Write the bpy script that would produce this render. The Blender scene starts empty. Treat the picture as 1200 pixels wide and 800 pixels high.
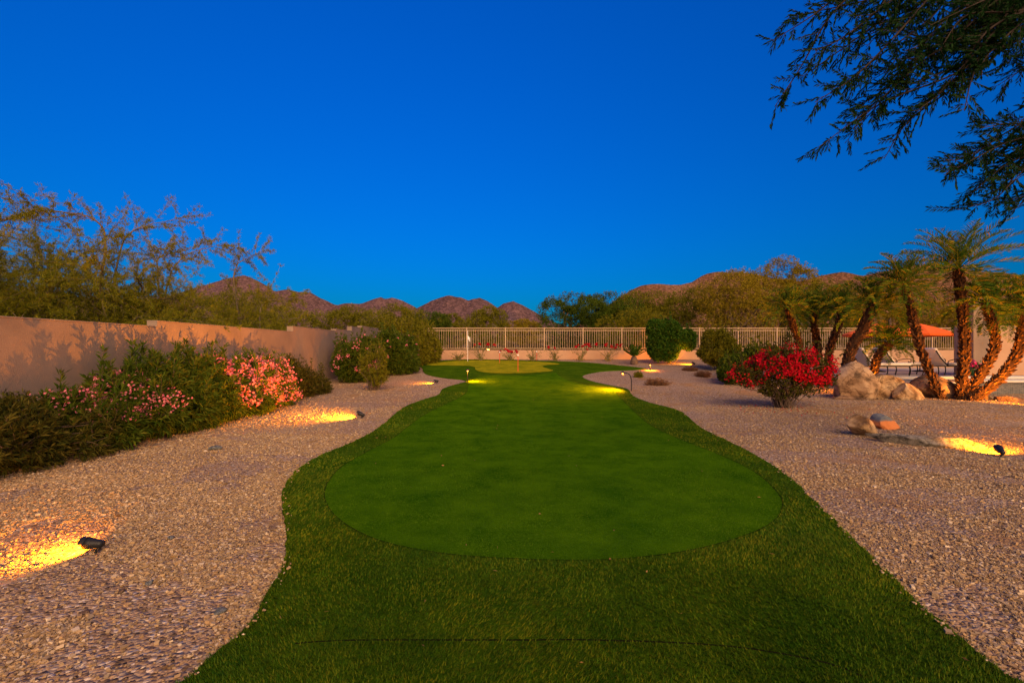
import bpy, bmesh, math, random
import numpy as np
from mathutils import Vector, Matrix
from mathutils.geometry import delaunay_2d_cdt
R = math.radians
rng = np.random.default_rng(11)
random.seed(5)
sc = bpy.context.scene
col = sc.collection

# ------------------------------------------------------------------ camera, sky, light, exposure
F = 533.3; CX = 600.0; HY = 409.0; EYE = 1.5
cam = bpy.data.objects.new('camera', bpy.data.cameras.new('camera'))
col.objects.link(cam); sc.camera = cam
cam.location = (0, 0, EYE); cam.rotation_euler = (R(90), 0, 0)
cam.data.lens = 16; cam.data.sensor_width = 36; cam.data.shift_y = 9 / 1200
cam.data.clip_start = 0.05; cam.data.clip_end = 9000

SUN_EL, SUN_AZ = R(27), R(163)          # azimuth of the glow, measured from +Y towards +X (behind the camera)
world = bpy.data.worlds.new('World'); sc.world = world; world.use_nodes = True
wn = world.node_tree.nodes; wl = world.node_tree.links
bg = wn['Background']; sky = wn.new('ShaderNodeTexSky'); sky.sky_type = 'NISHITA'
sky.sun_disc = False; sky.sun_elevation = R(3.0); sky.sun_rotation = SUN_AZ
sky.air_density = 1.0; sky.dust_density = 0.3; sky.ozone_density = 6.0
mul = wn.new('ShaderNodeMix'); mul.data_type = 'RGBA'; mul.blend_type = 'MULTIPLY'; mul.inputs[0].default_value = 1
geo = wn.new('ShaderNodeTexCoord'); dot = wn.new('ShaderNodeVectorMath'); dot.operation = 'DOT_PRODUCT'
dot.inputs[1].default_value = (math.sin(SUN_AZ), math.cos(SUN_AZ), 0.0); wl.new(geo.outputs['Generated'], dot.inputs[0])
mrw = wn.new('ShaderNodeMapRange'); mrw.inputs[1].default_value = 0.25; mrw.inputs[2].default_value = 0.8; wl.new(dot.outputs['Value'], mrw.inputs[0])
tint = wn.new('ShaderNodeMix'); tint.data_type = 'RGBA'; wl.new(mrw.outputs[0], tint.inputs[0])
tint.inputs[6].default_value = (0.02, 1.0, 1.28, 1); tint.inputs[7].default_value = (1.2, 0.72, 0.50, 1)   # eastern blue dusk -> western afterglow
wl.new(tint.outputs[2], mul.inputs[7])
wl.new(sky.outputs[0], mul.inputs[6])
sepz = wn.new('ShaderNodeSeparateXYZ'); wl.new(geo.outputs['Generated'], sepz.inputs[0])
zr = wn.new('ShaderNodeValToRGB'); wl.new(sepz.outputs[2], zr.inputs[0]); ze = zr.color_ramp.elements
ze[0].position = 0; ze[0].color = (.64, .68, .62, 1); ze[1].position = .62; ze[1].color = (1, .86, 1, 1)
m2 = wn.new('ShaderNodeMix'); m2.data_type = 'RGBA'; m2.blend_type = 'MULTIPLY'; m2.inputs[0].default_value = 1
wl.new(mul.outputs[2], m2.inputs[6]); wl.new(zr.outputs[0], m2.inputs[7]); wl.new(m2.outputs[2], bg.inputs[0]); bg.inputs[1].default_value = 0.138

sl = bpy.data.lights.new('afterglow', 'SUN'); sl.energy = 2.3; sl.angle = R(70); sl.color = (1.0, 0.62, 0.33)
so = bpy.data.objects.new('afterglow', sl); col.objects.link(so)
sd = Vector((math.sin(SUN_AZ) * math.cos(SUN_EL), math.cos(SUN_AZ) * math.cos(SUN_EL), math.sin(SUN_EL)))
so.rotation_euler = (-sd).to_track_quat('-Z', 'Y').to_euler(); so.location = (0, -5, 12)

sc.view_settings.view_transform = 'Standard'; sc.view_settings.look = 'None'
sc.view_settings.exposure = 1.42; sc.view_settings.gamma = 1

# ------------------------------------------------------------------ numeric helpers
def _h(i, j, k):
    n = (i * 374761393 + j * 668265263 + k * 2147483647 + 1274126177) & 0xffffffff
    n = ((n ^ (n >> 13)) * 1274126177) & 0xffffffff
    n = n ^ (n >> 16)
    return (n & 0xffff) / 65535.0
def vnoise(P):
    P = np.asarray(P, float); I = np.floor(P).astype(np.int64); f = P - I; f = f * f * (3 - 2 * f)
    r = 0
    for a in (0, 1):
        for b in (0, 1):
            for c in (0, 1):
                w = (f[..., 0] if a else 1 - f[..., 0]) * (f[..., 1] if b else 1 - f[..., 1]) * (f[..., 2] if c else 1 - f[..., 2])
                r = r + w * _h(I[..., 0] + a, I[..., 1] + b, I[..., 2] + c)
    return r
def fbm(P, o=4):
    P = np.asarray(P, float); r = 0; a = .5; s = 0
    for i in range(o):
        r = r + a * vnoise(P * 2 ** i + 17.3 * i); s += a; a *= .5
    return r / s
def nrm(v):
    return v / (np.linalg.norm(v, axis=-1, keepdims=True) + 1e-9)
def sstep(a, b, x):
    t = np.clip((x - a) / (b - a), 0, 1); return t * t * (3 - 2 * t)

PY = [-60, 0, 9, 13, 17.3, 21, 25, 60, 120, 300, 900, 4000]
PZ = [0, 0, 0, .09, .33, .65, .95, 2.3, 5.2, 12, 30, 60]
def ground(x, y):
    x = np.asarray(x, float); y = np.asarray(y, float)
    z = np.interp(y, PY, PZ)
    z = z + .12 * np.exp(-(((x - 10.5) / 2.5) ** 2 + ((y - 11.3) / 1.2) ** 2))
    low = sstep(10.8, 11.6, x) * sstep(14.0, 14.6, y) * (1 - sstep(24.8, 25.4, y)) * (1 - sstep(45, 50, x))
    z = z * (1 - low) + .15 * low
    P = np.stack([x * .9, y * .9, x * 0], -1)
    yard = 1 - sstep(23, 26, y)
    z = z + (fbm(P, 3) - .5) * .05 * yard * sstep(3.5, 7, np.abs(x - .3)) * (1 - low)
    far = sstep(27, 60, y)
    z = z + (fbm(np.stack([x * .08, y * .08, x * 0 + 3], -1), 4) - .5) * 1.6 * far
    return z
def g(x, y): return float(ground(x, y))
def at(px, py, D):
    """world point seen at photo pixel (px, py) at depth D"""
    return np.array([(px - CX) / F * D, D, EYE - (py - HY) / F * D])
def gp(px, py):
    """ground point under photo pixel"""
    ys = np.geomspace(1.2, 60, 4000)
    xs = (px - CX) / F * ys; zr = EYE - (py - HY) / F * ys
    k = np.argmax(zr <= np.interp(ys, PY, PZ) + 1e-6)
    y = ys[k]; return (float(xs[k]), float(y))

# ------------------------------------------------------------------ object helpers
WLOC = {}
def props(o, label=None, cat=None, group=None, kind=None):
    if label: o['label'] = label
    if cat: o['category'] = cat
    if group: o['group'] = group
    if kind: o['kind'] = kind
    return o
class MB:
    def __init__(s): s.V = []; s.F = {}; s.n = 0
    def add(s, V, Fs):
        V = np.asarray(V, float).reshape(-1, 3)
        if isinstance(Fs, np.ndarray): Fs = [Fs]
        for f in Fs:
            f = np.asarray(f)
            if f.size == 0: continue
            s.F.setdefault(f.shape[1], []).append(f + s.n)
        s.V.append(V); s.n += len(V); return s
    def tube(s, pts, rad, n=6, cap=True):
        pts = np.asarray(pts, float); m = len(pts); rad = np.broadcast_to(np.asarray(rad, float), (m,))
        t = nrm(np.gradient(pts, axis=0)) if m > 2 else np.repeat(nrm((pts[-1] - pts[0])[None]), m, 0)
        ref = np.where(np.abs(t[:, 2:3]) > .9, np.array([[1., 0, 0]]), np.array([[0, 0, 1.]]))
        if m > 2 and np.any(np.abs(t[:, 2]) > .9): ref = np.repeat(np.array([[.8, .6, .0]]), m, 0)
        u = nrm(np.cross(t, ref)); v = np.cross(t, u)
        a = np.arange(n) / n * 2 * np.pi
        V = pts[:, None] + rad[:, None, None] * (np.cos(a)[None, :, None] * u[:, None] + np.sin(a)[None, :, None] * v[:, None])
        i = np.arange(m - 1)[:, None] * n; j = np.arange(n)[None]; jn = (j + 1) % n
        Fq = np.stack([i + j, i + jn, i + n + jn, i + n + j], -1).reshape(-1, 4)
        s.add(V.reshape(-1, 3), Fq)
        if cap:
            base = s.n - m * n
            s.F.setdefault(n, []).append((base + np.arange(n))[None])
            s.F[n].append((base + (m - 1) * n + np.arange(n)[::-1])[None])
        return s
    def box(s, c, d, rz=0, ry=0, rx=0, bev=0.0):
        bm = bmesh.new(); bmesh.ops.create_cube(bm, size=1)
        bmesh.ops.scale(bm, vec=d, verts=bm.verts)
        if bev: bmesh.ops.bevel(bm, geom=bm.edges[:] , offset=bev, segments=2, affect='EDGES', profile=.5)
        M = Matrix.Translation(c) @ Matrix.Rotation(rz, 4, 'Z') @ Matrix.Rotation(ry, 4, 'Y') @ Matrix.Rotation(rx, 4, 'X')
        bmesh.ops.transform(bm, matrix=M, verts=bm.verts)
        s.bm(bm); return s
    def bm(s, bm):
        bm.verts.index_update()
        V = [v.co[:] for v in bm.verts]; base = s.n; s.V.append(np.array(V)); s.n += len(V)
        for f in bm.faces:
            idx = [v.index + base for v in f.verts]; s.F.setdefault(len(idx), []).append(np.array([idx]))
        bm.free(); return s
    def lathe(s, prof, n=16, c=(0, 0, 0)):
        prof = np.array(prof, float); a = np.arange(n) / n * 2 * np.pi
        V = np.stack([prof[:, 0:1] * np.cos(a), prof[:, 0:1] * np.sin(a), np.repeat(prof[:, 1:2], n, 1)], -1).reshape(-1, 3) + np.array(c)
        m = len(prof); i = np.arange(m - 1)[:, None] * n; j = np.arange(n)[None]; jn = (j + 1) % n
        s.add(V, np.stack([i + j, i + jn, i + n + jn, i + n + j], -1).reshape(-1, 4)); return s
    def xf(s, M):
        M = np.array(M); s.V = [v @ M[:3, :3].T + M[:3, 3] for v in s.V]; return s
    def build(s, name, mat, parent=None, smooth=False, loc=None):
        V = np.concatenate(s.V) if s.V else np.zeros((0, 3))
        off = np.zeros(3)
        if parent is not None: off = WLOC[parent.name]
        elif loc is not None: off = np.array(loc, float)
        V = V - off
        me = bpy.data.meshes.new(name)
        loops = []; starts = []; tot = []; st = 0
        for k, L in s.F.items():
            A = np.concatenate(L); loops.append(A.reshape(-1)); c = len(A)
            starts.append(st + np.arange(c) * k); tot.append(np.full(c, k)); st += c * k
        loops = np.concatenate(loops); starts = np.concatenate(starts); tot = np.concatenate(tot)
        me.vertices.add(len(V)); me.vertices.foreach_set('co', V.astype(np.float32).reshape(-1))
        me.loops.add(len(loops)); me.loops.foreach_set('vertex_index', loops.astype(np.int32))
        me.polygons.add(len(starts)); me.polygons.foreach_set('loop_start', starts.astype(np.int32))
        me.polygons.foreach_set('loop_total', tot.astype(np.int32))
        me.polygons.foreach_set('use_smooth', np.full(len(starts), bool(smooth)))
        me.update(calc_edges=True); me.validate()
        o = bpy.data.objects.new(name, me); col.objects.link(o)
        for m in (mat if isinstance(mat, (list, tuple)) else [mat]): me.materials.append(m)
        if parent is not None: o.parent = parent; WLOC[o.name] = WLOC[parent.name]
        else: o.location = tuple(off); WLOC[o.name] = off
        return o
def thing(name, loc, label, cat, group=None):
    o = bpy.data.objects.new(name, None); col.objects.link(o); o.location = tuple(float(v) for v in loc)
    o.empty_display_size = .1
    WLOC[o.name] = np.array(loc, float); return props(o, label, cat, group)
def dup(root, loc, rz=0, label=None):
    r = root.copy(); col.objects.link(r); r.location = loc; r.rotation_euler = (0, 0, rz); r['label'] = label
    def rec(a, b):
        for ch in a.children:
            c = ch.copy(); col.objects.link(c); c.parent = b; rec(ch, c)
    rec(root, r); return r
def bez(p, n):
    """Catmull-Rom through p"""
    p = np.asarray(p, float); P = np.vstack([2 * p[0] - p[1], p, 2 * p[-1] - p[-2]]); out = []
    for i in range(len(p) - 1):
        t = np.linspace(0, 1, n, endpoint=False)[:, None]; a, b, c, d = P[i:i + 4]
        out.append(.5 * ((2 * b) + (-a + c) * t + (2 * a - 5 * b + 4 * c - d) * t ** 2 + (-a + 3 * b - 3 * c + d) * t ** 3))
    return np.vstack(out + [p[-1:]])

# ------------------------------------------------------------------ materials
def mat(name, c=(.5, .5, .5), rough=.8, metal=0, spec=.3):
    m = bpy.data.materials.new(name); m.use_nodes = True; b = m.node_tree.nodes['Principled BSDF']
    b.inputs['Base Color'].default_value = (*c, 1); b.inputs['Roughness'].default_value = rough
    b.inputs['Metallic'].default_value = metal; b.inputs['Specular IOR Level'].default_value = spec
    return m
def N(m, t, **k):
    n = m.node_tree.nodes.new('ShaderNode' + t)
    for a, v in k.items(): setattr(n, a, v)
    return n
def lk(m, a, b): m.node_tree.links.new(a, b)
def ramp(m, fac, stops):
    r = N(m, 'ValToRGB'); e = r.color_ramp.elements
    while len(e) < len(stops): e.new(.5)
    for i, (p, c) in enumerate(stops): e[i].position = p; e[i].color = (*c, 1)
    lk(m, fac, r.inputs[0]); return r.outputs[0]
def noise(m, scale, detail=4, rough=.55, vec=None, coord='Object'):
    n = N(m, 'TexNoise'); n.inputs['Scale'].default_value = scale; n.inputs['Detail'].default_value = detail
    n.inputs['Roughness'].default_value = rough
    if vec is None:
        tc = N(m, 'TexCoord'); vec = tc.outputs[coord]
    lk(m, vec, n.inputs['Vector']); return n.outputs['Fac']
def bump(m, h, dist, strength=1):
    b = N(m, 'Bump'); b.inputs['Distance'].default_value = dist; b.inputs['Strength'].default_value = strength
    lk(m, h, b.inputs['Height']); lk(m, b.outputs[0], m.node_tree.nodes['Principled BSDF'].inputs['Normal'])
def mixc(m, f, a, b, mode='MIX'):
    n = N(m, 'Mix', data_type='RGBA', blend_type=mode)
    for s, v in ((0, f), (6, a), (7, b)):
        if hasattr(v, 'links') or hasattr(v, 'is_linked'): lk(m, v, n.inputs[s])
        else: n.inputs[s].default_value = v if s == 0 else (*v, 1)
    return n.outputs[2]
def noisy(name, c1, c2, scale, bumpd=.01, bscale=None, rough=.85, c3=None, detail=5):
    m = mat(name, rough=rough); st = [(.3, c1), (.7, c2)]
    if c3: st = [(.25, c1), (.55, c2), (.75, c3)]
    c = ramp(m, noise(m, scale, detail), st); lk(m, c, m.node_tree.nodes['Principled BSDF'].inputs['Base Color'])
    if bumpd: bump(m, noise(m, bscale or scale * 4, 6, .65), bumpd)
    return m
def leafmat(name, cols, trans=.25, rough=.6, tcol=None, mott=0):
    """per leaf colour from the random value of each leaf"""
    m = mat(name, rough=max(rough, .65), spec=.06); nt = m.node_tree; b = nt.nodes['Principled BSDF']
    ge = N(m, 'NewGeometry'); k = len(cols)
    c = ramp(m, ge.outputs['Random Per Island'], [(i / max(1, k - 1), cc) for i, cc in enumerate(cols)])
    if mott:
        c2 = ramp(m, noise(m, mott, 9, .75), [(.34, (.45, .60, .7)), (.64, (1.5, 1.3, 1.2))]); c = mixc(m, 1.0, c, c2, 'MULTIPLY')
        c3 = ramp(m, noise(m, mott * .35, 4, .6), [(.36, (.62, .80, .9)), (.62, (1.35, 1.12, 1.))]); c = mixc(m, 1.0, c, c3, 'MULTIPLY')
    lk(m, c, b.inputs['Base Color'])
    tr = N(m, 'BsdfTranslucent'); lk(m, c, tr.inputs[0]); mx = N(m, 'MixShader'); mx.inputs[0].default_value = trans
    out = nt.nodes['Material Output']; lk(m, b.outputs[0], mx.inputs[1]); lk(m, tr.outputs[0], mx.inputs[2]); lk(m, mx.outputs[0], out.inputs[0])
    return m
def emit(name, c, s):
    m = mat(name, c); b = m.node_tree.nodes['Principled BSDF']
    b.inputs['Emission Color'].default_value = (*c, 1); b.inputs['Emission Strength'].default_value = s; return m

# gravel ground
M_ground = mat('gravel_ground', rough=.95, spec=.1)
def _gravel(m):
    tc = N(m, 'TexCoord'); b = m.node_tree.nodes['Principled BSDF']
    v = N(m, 'TexVoronoi'); v.inputs['Scale'].default_value = 46; lk(m, tc.outputs['Object'], v.inputs['Vector'])
    v2 = N(m, 'TexVoronoi'); v2.inputs['Scale'].default_value = 17; lk(m, tc.outputs['Object'], v2.inputs['Vector'])
    sp = N(m, 'SeparateColor'); lk(m, v.outputs['Color'], sp.inputs[0])
    c = ramp(m, sp.outputs[0], [(0, (.12, .08, .05)), (.3, (.33, .215, .135)), (.65, (.43, .30, .19)), (.85, (.28, .22, .17)), (1, (.68, .56, .44))])
    sand = ramp(m, noise(m, 6, 5), [(.3, (.30, .18, .09)), (.7, (.40, .25, .13))])
    n1 = noise(m, .9, 5, .6)
    f = ramp(m, n1, [(.56, (0, 0, 0)), (.63, (1, 1, 1))])
    c = mixc(m, f, c, sand)
    big = ramp(m, noise(m, .35, 3), [(.3, (.85, .83, .82)), (.7, (1.1, 1.08, 1.05))])
    c = mixc(m, 1.0, c, big, 'MULTIPLY')
    # desert floor outside the yard
    sx = N(m, 'SeparateXYZ'); lk(m, tc.outputs['Object'], sx.inputs[0])
    mr = N(m, 'MapRange'); mr.inputs[1].default_value = 25; mr.inputs[2].default_value = 26; lk(m, sx.outputs[1], mr.inputs[0])
    des = ramp(m, noise(m, .6, 8, .7), [(.38, (.09, .07, .02)), (.50, (.20, .135, .05)), (.60, (.50, .31, .13))])
    c = mixc(m, mr.outputs[0], c, des)
    lk(m, c, b.inputs['Base Color'])
    bump(m, v.outputs['Distance'], -.018)
_gravel(M_ground)
M_pebble = leafmat('crushed_gravel', [(0.162, 0.111, 0.057), (0.4, 0.257, 0.126), (0.455, 0.32, 0.17), (0.263, 0.204, 0.135), (0.418, 0.275, 0.139), (0.235, 0.156, 0.079), (0.345, 0.24, 0.122), (0.602, 0.49, 0.343), (0.382, 0.257, 0.126), (0.217, 0.168, 0.118)], trans=0, rough=.85)
M_stucco = noisy('stucco', (.20, .15, .115), (.30, .22, .165), 1.1, .012, 60, .95, detail=9)
M_stucco2 = noisy('low_wall_stucco', (.42, .25, .15), (.50, .31, .19), 1.6, .004, 90, .95)
M_wood = noisy('bark', (.07, .045, .03), (.16, .11, .075), 8, .01, 40)
M_bark_pale = noisy('pale_bark', (.10, .085, .045), (.22, .17, .10), 5, .004, 40)
M_metal = mat('fence_paint', (.42, .29, .17), .55)
M_black = mat('black_metal', (.02, .02, .022), .45, .3)
M_iron = mat('wrought_iron', (.015, .013, .012), .5, .5)
M_lamp2 = emit('bright_lamp_glass', (1, .40, .04), 14)
M_white = mat('white_paint', (.75, .74, .72), .5)
M_red = mat('red_paint', (.62, .06, .03), .5)
M_cushion = noisy('cushion', (.72, .60, .46), (.80, .69, .54), 6, .003, 60)
M_umb = noisy('umbrella_canvas', (.80, .12, .012), (.90, .16, .02), 3, .003, 60)
M_lamp = emit('lamp_glass', (1, .42, .06), 3.2)
M_coping = noisy('coping', (.55, .50, .44), (.66, .61, .54), 3, .003, 50)
M_deck = noisy('deck_stone', (.40, .32, .25), (.48, .39, .31), 2, .003, 40)

# ------------------------------------------------------------------ turf shapes (photo pixels on the ground -> world)
turf_px = [(225, 800), (262, 765), (300, 722), (325, 680), (336, 640), (333, 605), (331, 578), (345, 556), (375, 536), (410, 521), (432, 510), (450, 498), (472, 479), (495, 469.5), (512, 464), (516, 460.5), (518, 457), (526, 453.5), (540, 449.5), (547, 447.5), (540, 445.2), (524, 443.6), (506, 440.7), (497, 437), (495, 432), (491, 429), (491, 426.8), (502, 424.5), (524, 422.4), (558, 421.5), (585, 421.8), (607, 422.3), (652, 423.6), (685, 425), (719, 428), (748, 431), (757, 432.7), (739, 434), (707, 435.5), (687, 439), (683, 442.5), (696, 448), (719, 453), (735, 456.5), (740, 463), (747, 467.5), (766, 474), (786, 479), (800, 484.5), (811, 494), (822, 503), (840, 512), (870, 527), (905, 547), (935, 571), (960, 596), (985, 620), (1015, 650), (1060, 695), (1102, 733), (1150, 773), (1185, 800)]
green_px = [(383, 570), (380, 585), (388, 603), (410, 622), (450, 640), (520, 654), (600, 660), (690, 662), (780, 655), (850, 640), (900, 620), (916, 601), (912, 582), (884, 556), (842, 535), (792, 515), (762, 500), (742, 483), (727, 468), (716, 458), (690, 453), (668, 447.5), (655, 441), (651, 437.5), (640, 439), (607, 441), (575, 441), (556, 444), (549, 452), (546, 462), (520, 476), (497, 488), (478, 502), (460, 516), (430, 532), (400, 550)]
far_px = [(500, 427), (520, 424.7), (558, 422.8), (600, 423.3), (637, 425), (656, 427.3), (641, 428.6), (636, 430.5), (642, 433), (648, 434.8), (642, 436.3), (607, 438.2), (576, 438), (562, 436.3), (557, 433.5), (556, 430.8), (545, 429.6), (517, 429.2), (501, 428.8)]
def smooth_poly(px, n=5):
    P = np.array([gp(*p) for p in px])
    return P
turfP = [tuple(p) for p in bez(np.array([gp(*p) for p in turf_px]), 7)]
_n = np.array(turfP); _n = _n + (np.c_[vnoise(np.c_[_n * 9, _n[:, :1] * 0]), vnoise(np.c_[_n * 9, _n[:, :1] * 0 + 5])] - .5) * .035; turfP = [tuple(p) for p in _n]
turfP = turfP + [(2.75, 1.3), (3.1, .3), (3.3, -4), (-3.2, -4), (-2.6, .2), (-1.95, 1.2)]
greenP = [tuple(p) for p in bez(np.array([gp(*p) for p in green_px + green_px[:1]]), 4)][:-1]
farP = [tuple(p) for p in bez(np.array([gp(*p) for p in far_px + far_px[:1]]), 4)][:-1]
def inside(P, poly):
    P = np.asarray(P); poly = np.asarray(poly); r = np.zeros(len(P), bool); j = len(poly) - 1
    for i in range(len(poly)):
        a, b = poly[i], poly[j]
        c = ((a[1] > P[:, 1]) != (b[1] > P[:, 1])) & (P[:, 0] < (b[0] - a[0]) * (P[:, 1] - a[1]) / (b[1] - a[1] + 1e-12) + a[0])
        r ^= c; j = i
    return r
def dist_poly(P, poly, closed=True):
    poly = np.asarray(poly); d = np.full(len(P), 1e9)
    m = len(poly)
    for i in range(m if closed else m - 1):
        a = poly[i]; b = poly[(i + 1) % m]; ab = b - a
        t = np.clip(((P - a) @ ab) / (ab @ ab + 1e-12), 0, 1)
        d = np.minimum(d, np.linalg.norm(P - a - t[:, None] * ab, axis=1))
    return d
def und(x, y):   # gentle swells of the turf
    x = np.asarray(x, float); y = np.asarray(y, float)
    return .05 * (fbm(np.stack([x * .45, y * .45, x * 0 + 9], -1), 2) - .5) * sstep(3, 6, y)
def tz(x, y): return ground(x, y)
def sheet(name, poly, lift, matl, holes=None, step=.35, edge=.0):
    poly = np.array(poly); lo = poly.min(0); hi = poly.max(0)
    gx, gy = np.meshgrid(np.arange(lo[0], hi[0], step), np.arange(lo[1], hi[1], step))
    Pg = np.stack([gx.ravel(), gy.ravel()], -1); Pg = Pg[inside(Pg, poly)]; Pg = Pg[dist_poly(Pg, poly) > step * .4]
    vs = [Vector(p) for p in poly] + [Vector(p) for p in Pg]; n = len(poly)
    vo, eo, fo, _, _, _ = delaunay_2d_cdt(vs, [], [list(range(n))], 1, 1e-5)
    V = np.array([(v.x, v.y, 0) for v in vo]); V[:, 2] = tz(V[:, 0], V[:, 1]) + lift
    mb = MB(); mb.add(V, np.array([list(f) for f in fo if len(f) == 3]))
    if edge:                                              # the cut edge of the turf goes down to the soil
        m = len(poly); top = np.c_[poly, tz(poly[:, 0], poly[:, 1]) + lift]; bot = top.copy(); bot[:, 2] -= edge
        i = np.arange(m); j = (i + 1) % m
        mb.add(np.vstack([top, bot]), np.stack([i, i + m, j + m, j], -1))
    return mb.build(name, matl, smooth=True)

def turfmat(name, cols, s=1.0):
    m = mat(name, rough=1, spec=.0); b = m.node_tree.nodes['Principled BSDF']
    c = ramp(m, noise(m, 140, 3, .7), [(.35, cols[0]), (.65, cols[1])])
    c2 = ramp(m, noise(m, 1.6 * s, 9, .75), [(.34, (.50, .66, .7)), (.64, (1.45, 1.25, 1.1))])
    c = mixc(m, 1.0, c, c2, 'MULTIPLY'); lk(m, c, b.inputs['Base Color']); bump(m, noise(m, 190, 3, .8), .012); return m
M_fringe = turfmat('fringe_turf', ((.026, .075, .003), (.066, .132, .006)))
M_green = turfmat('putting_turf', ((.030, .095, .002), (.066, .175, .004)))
M_far_lit = turfmat('far_turf_lamplit', ((.20, .22, .008), (.28, .28, .012)))  # golden lamplight on the far green put into its yellower colour
M_blade = leafmat('fringe_blades', [(.018, .072, .003), (.055, .14, .006), (.16, .19, .009), (.038, .11, .005), (.10, .16, .008)], .2, .6, mott=2.0)
M_blade2 = leafmat('green_blades', [(.024, .09, .002), (.052, .155, .005), (.085, .175, .007)], .2, .6, mott=2.0)

# ground sheet: fine inside the yard, coarse far away
def ground_mesh():
    def axis(fine_lo, fine_hi, step, far):
        a = np.arange(fine_lo, fine_hi, step)
        out = fine_hi * np.geomspace(1, far / fine_hi, 40)
        neg = -abs(fine_lo) * np.geomspace(1, far / abs(fine_lo), 40)
        return np.unique(np.r_[neg, a, out])
    xs = axis(-14., 28., .25, 4000.); ys = axis(-5., 40., .25, 4000.)
    ys = ys[ys > -400]
    gx, gy = np.meshgrid(xs, ys); V = np.stack([gx.ravel(), gy.ravel(), np.zeros(gx.size)], -1)
    V[:, 2] = ground(V[:, 0], V[:, 1])
    T = np.c_[V[:, :2]]
    ins = inside(T, turfP) ; V[ins, 2] -= .0
    nx = len(xs); ny = len(ys); i = np.arange(ny - 1)[:, None] * nx; j = np.arange(nx - 1)[None]
    Fq = np.stack([i + j, i + j + 1, i + nx + j + 1, i + nx + j], -1).reshape(-1, 4)
    o = MB().add(V, Fq).build('ground', M_ground, smooth=True); props(o, kind='structure'); return o
ground_mesh()
# turf stands slightly above the soil; 25 mm edge
props(sheet('turf_fringe', turfP, .030, M_fringe, edge=.06), kind='structure')
props(sheet('putting_green', greenP, .034, M_green), kind='structure')
props(sheet('chipping_green', farP, .042, M_far_lit), kind='structure')

# gravel stones near the camera
def stones():
    pts = []
    for (y0, y1, dens) in ((1.2, 3.2, 6800), (3.2, 5.5, 4300), (5.5, 8, 1900), (8, 11.5, 700), (11.5, 16, 220)):
        x0, x1 = -1.2 * y1, 1.2 * y1
        n = int((x1 - x0) * (y1 - y0) * dens); p = np.c_[rng.uniform(x0, x1, n), rng.uniform(y0, y1, n)]
        k = np.abs(p[:, 0]) < 1.16 * p[:, 1] + .15; p = p[k]
        p = p[(p[:, 0] > -6.8)]
        it = inside(p, turfP); sp_ = np.zeros(len(p), bool); c_ = it & (rng.random(len(p)) < .05); sp_[np.where(c_)[0][dist_poly(p[c_], turfP) < .06]] = True
        p = p[~it | sp_]
        nn = fbm(np.c_[p * 1.1, np.full(len(p), 5.)], 4)
        bare = np.where(nn > .62, .15, 1.)
        for bx, by, br in ((305, 612, .16), (300, 650, .12), (205, 792, .16), (270, 570, .2), (420, 500, .3)):
            c_ = gp(bx, by); bare = bare * (1 - .9 * np.exp(-((p[:, 0] - c_[0]) ** 2 + ((p[:, 1] - c_[1]) / 1.3) ** 2) / br ** 2))
        p = p[rng.random(len(p)) < bare]
        pts.append(p)
    p = np.vstack(pts); n = len(p)
    octa = np.array([(1, 0, 0), (0, 1, 0), (-1, 0, 0), (0, -1, 0), (0, 0, 1), (0, 0, -1)], float)
    fo = np.array([(0, 1, 4), (1, 2, 4), (2, 3, 4), (3, 0, 4), (1, 0, 5), (2, 1, 5), (3, 2, 5), (0, 3, 5)])
    # cube-like angular chips: 8 corners jittered
    cube = np.array([(a, b, c) for a in (-1, 1) for b in (-1, 1) for c in (-1, 1)], float) * .72
    fc = np.array([(0, 1, 3, 2), (4, 6, 7, 5), (0, 4, 5, 1), (2, 3, 7, 6), (0, 2, 6, 4), (1, 5, 7, 3)])
    size = np.clip(rng.lognormal(math.log(.0058), .36, n), .0035, .019) * (1 + .035 * p[:, 1])
    mb = MB()
    for base, fc_, sel in ((octa, fo, rng.random(n) < .45),):
        for b_, f_, s_ in ((octa, fo, sel), (cube, fc, ~sel)):
            q = p[s_]; m = len(q); k = len(b_)
            V = b_[None] * rng.uniform(.65, 1.25, (m, k, 1)) * (np.array([1.25, .9, .62]) * rng.uniform(.8, 1.2, (m, 1, 3)))
            a = rng.uniform(0, 2 * np.pi, m); c, s = np.cos(a)[:, None], np.sin(a)[:, None]
            t = rng.normal(0, .45, m); ct, st_ = np.cos(t)[:, None], np.sin(t)[:, None]
            X, Y, Z = V[..., 0], V[..., 1], V[..., 2]
            Y, Z = Y * ct - Z * st_, Y * st_ + Z * ct
            X, Y = X * c - Y * s, X * s + Y * c
            V = np.stack([X, Y, Z], -1) * size[s_][:, None, None]
            V += np.c_[q, ground(q[:, 0], q[:, 1]) + size[s_] * rng.uniform(.15, .75, m) + .042 * inside(q, turfP)][:, None]
            mb.add(V.reshape(-1, 3), (f_[None] + (np.arange(m) * k)[:, None, None]).reshape(-1, f_.shape[1]))
    o = mb.build('gravel', M_pebble); props(o, 'loose crushed tan gravel covering the beds on both sides of the turf', 'gravel', kind='stuff')
stones()

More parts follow.
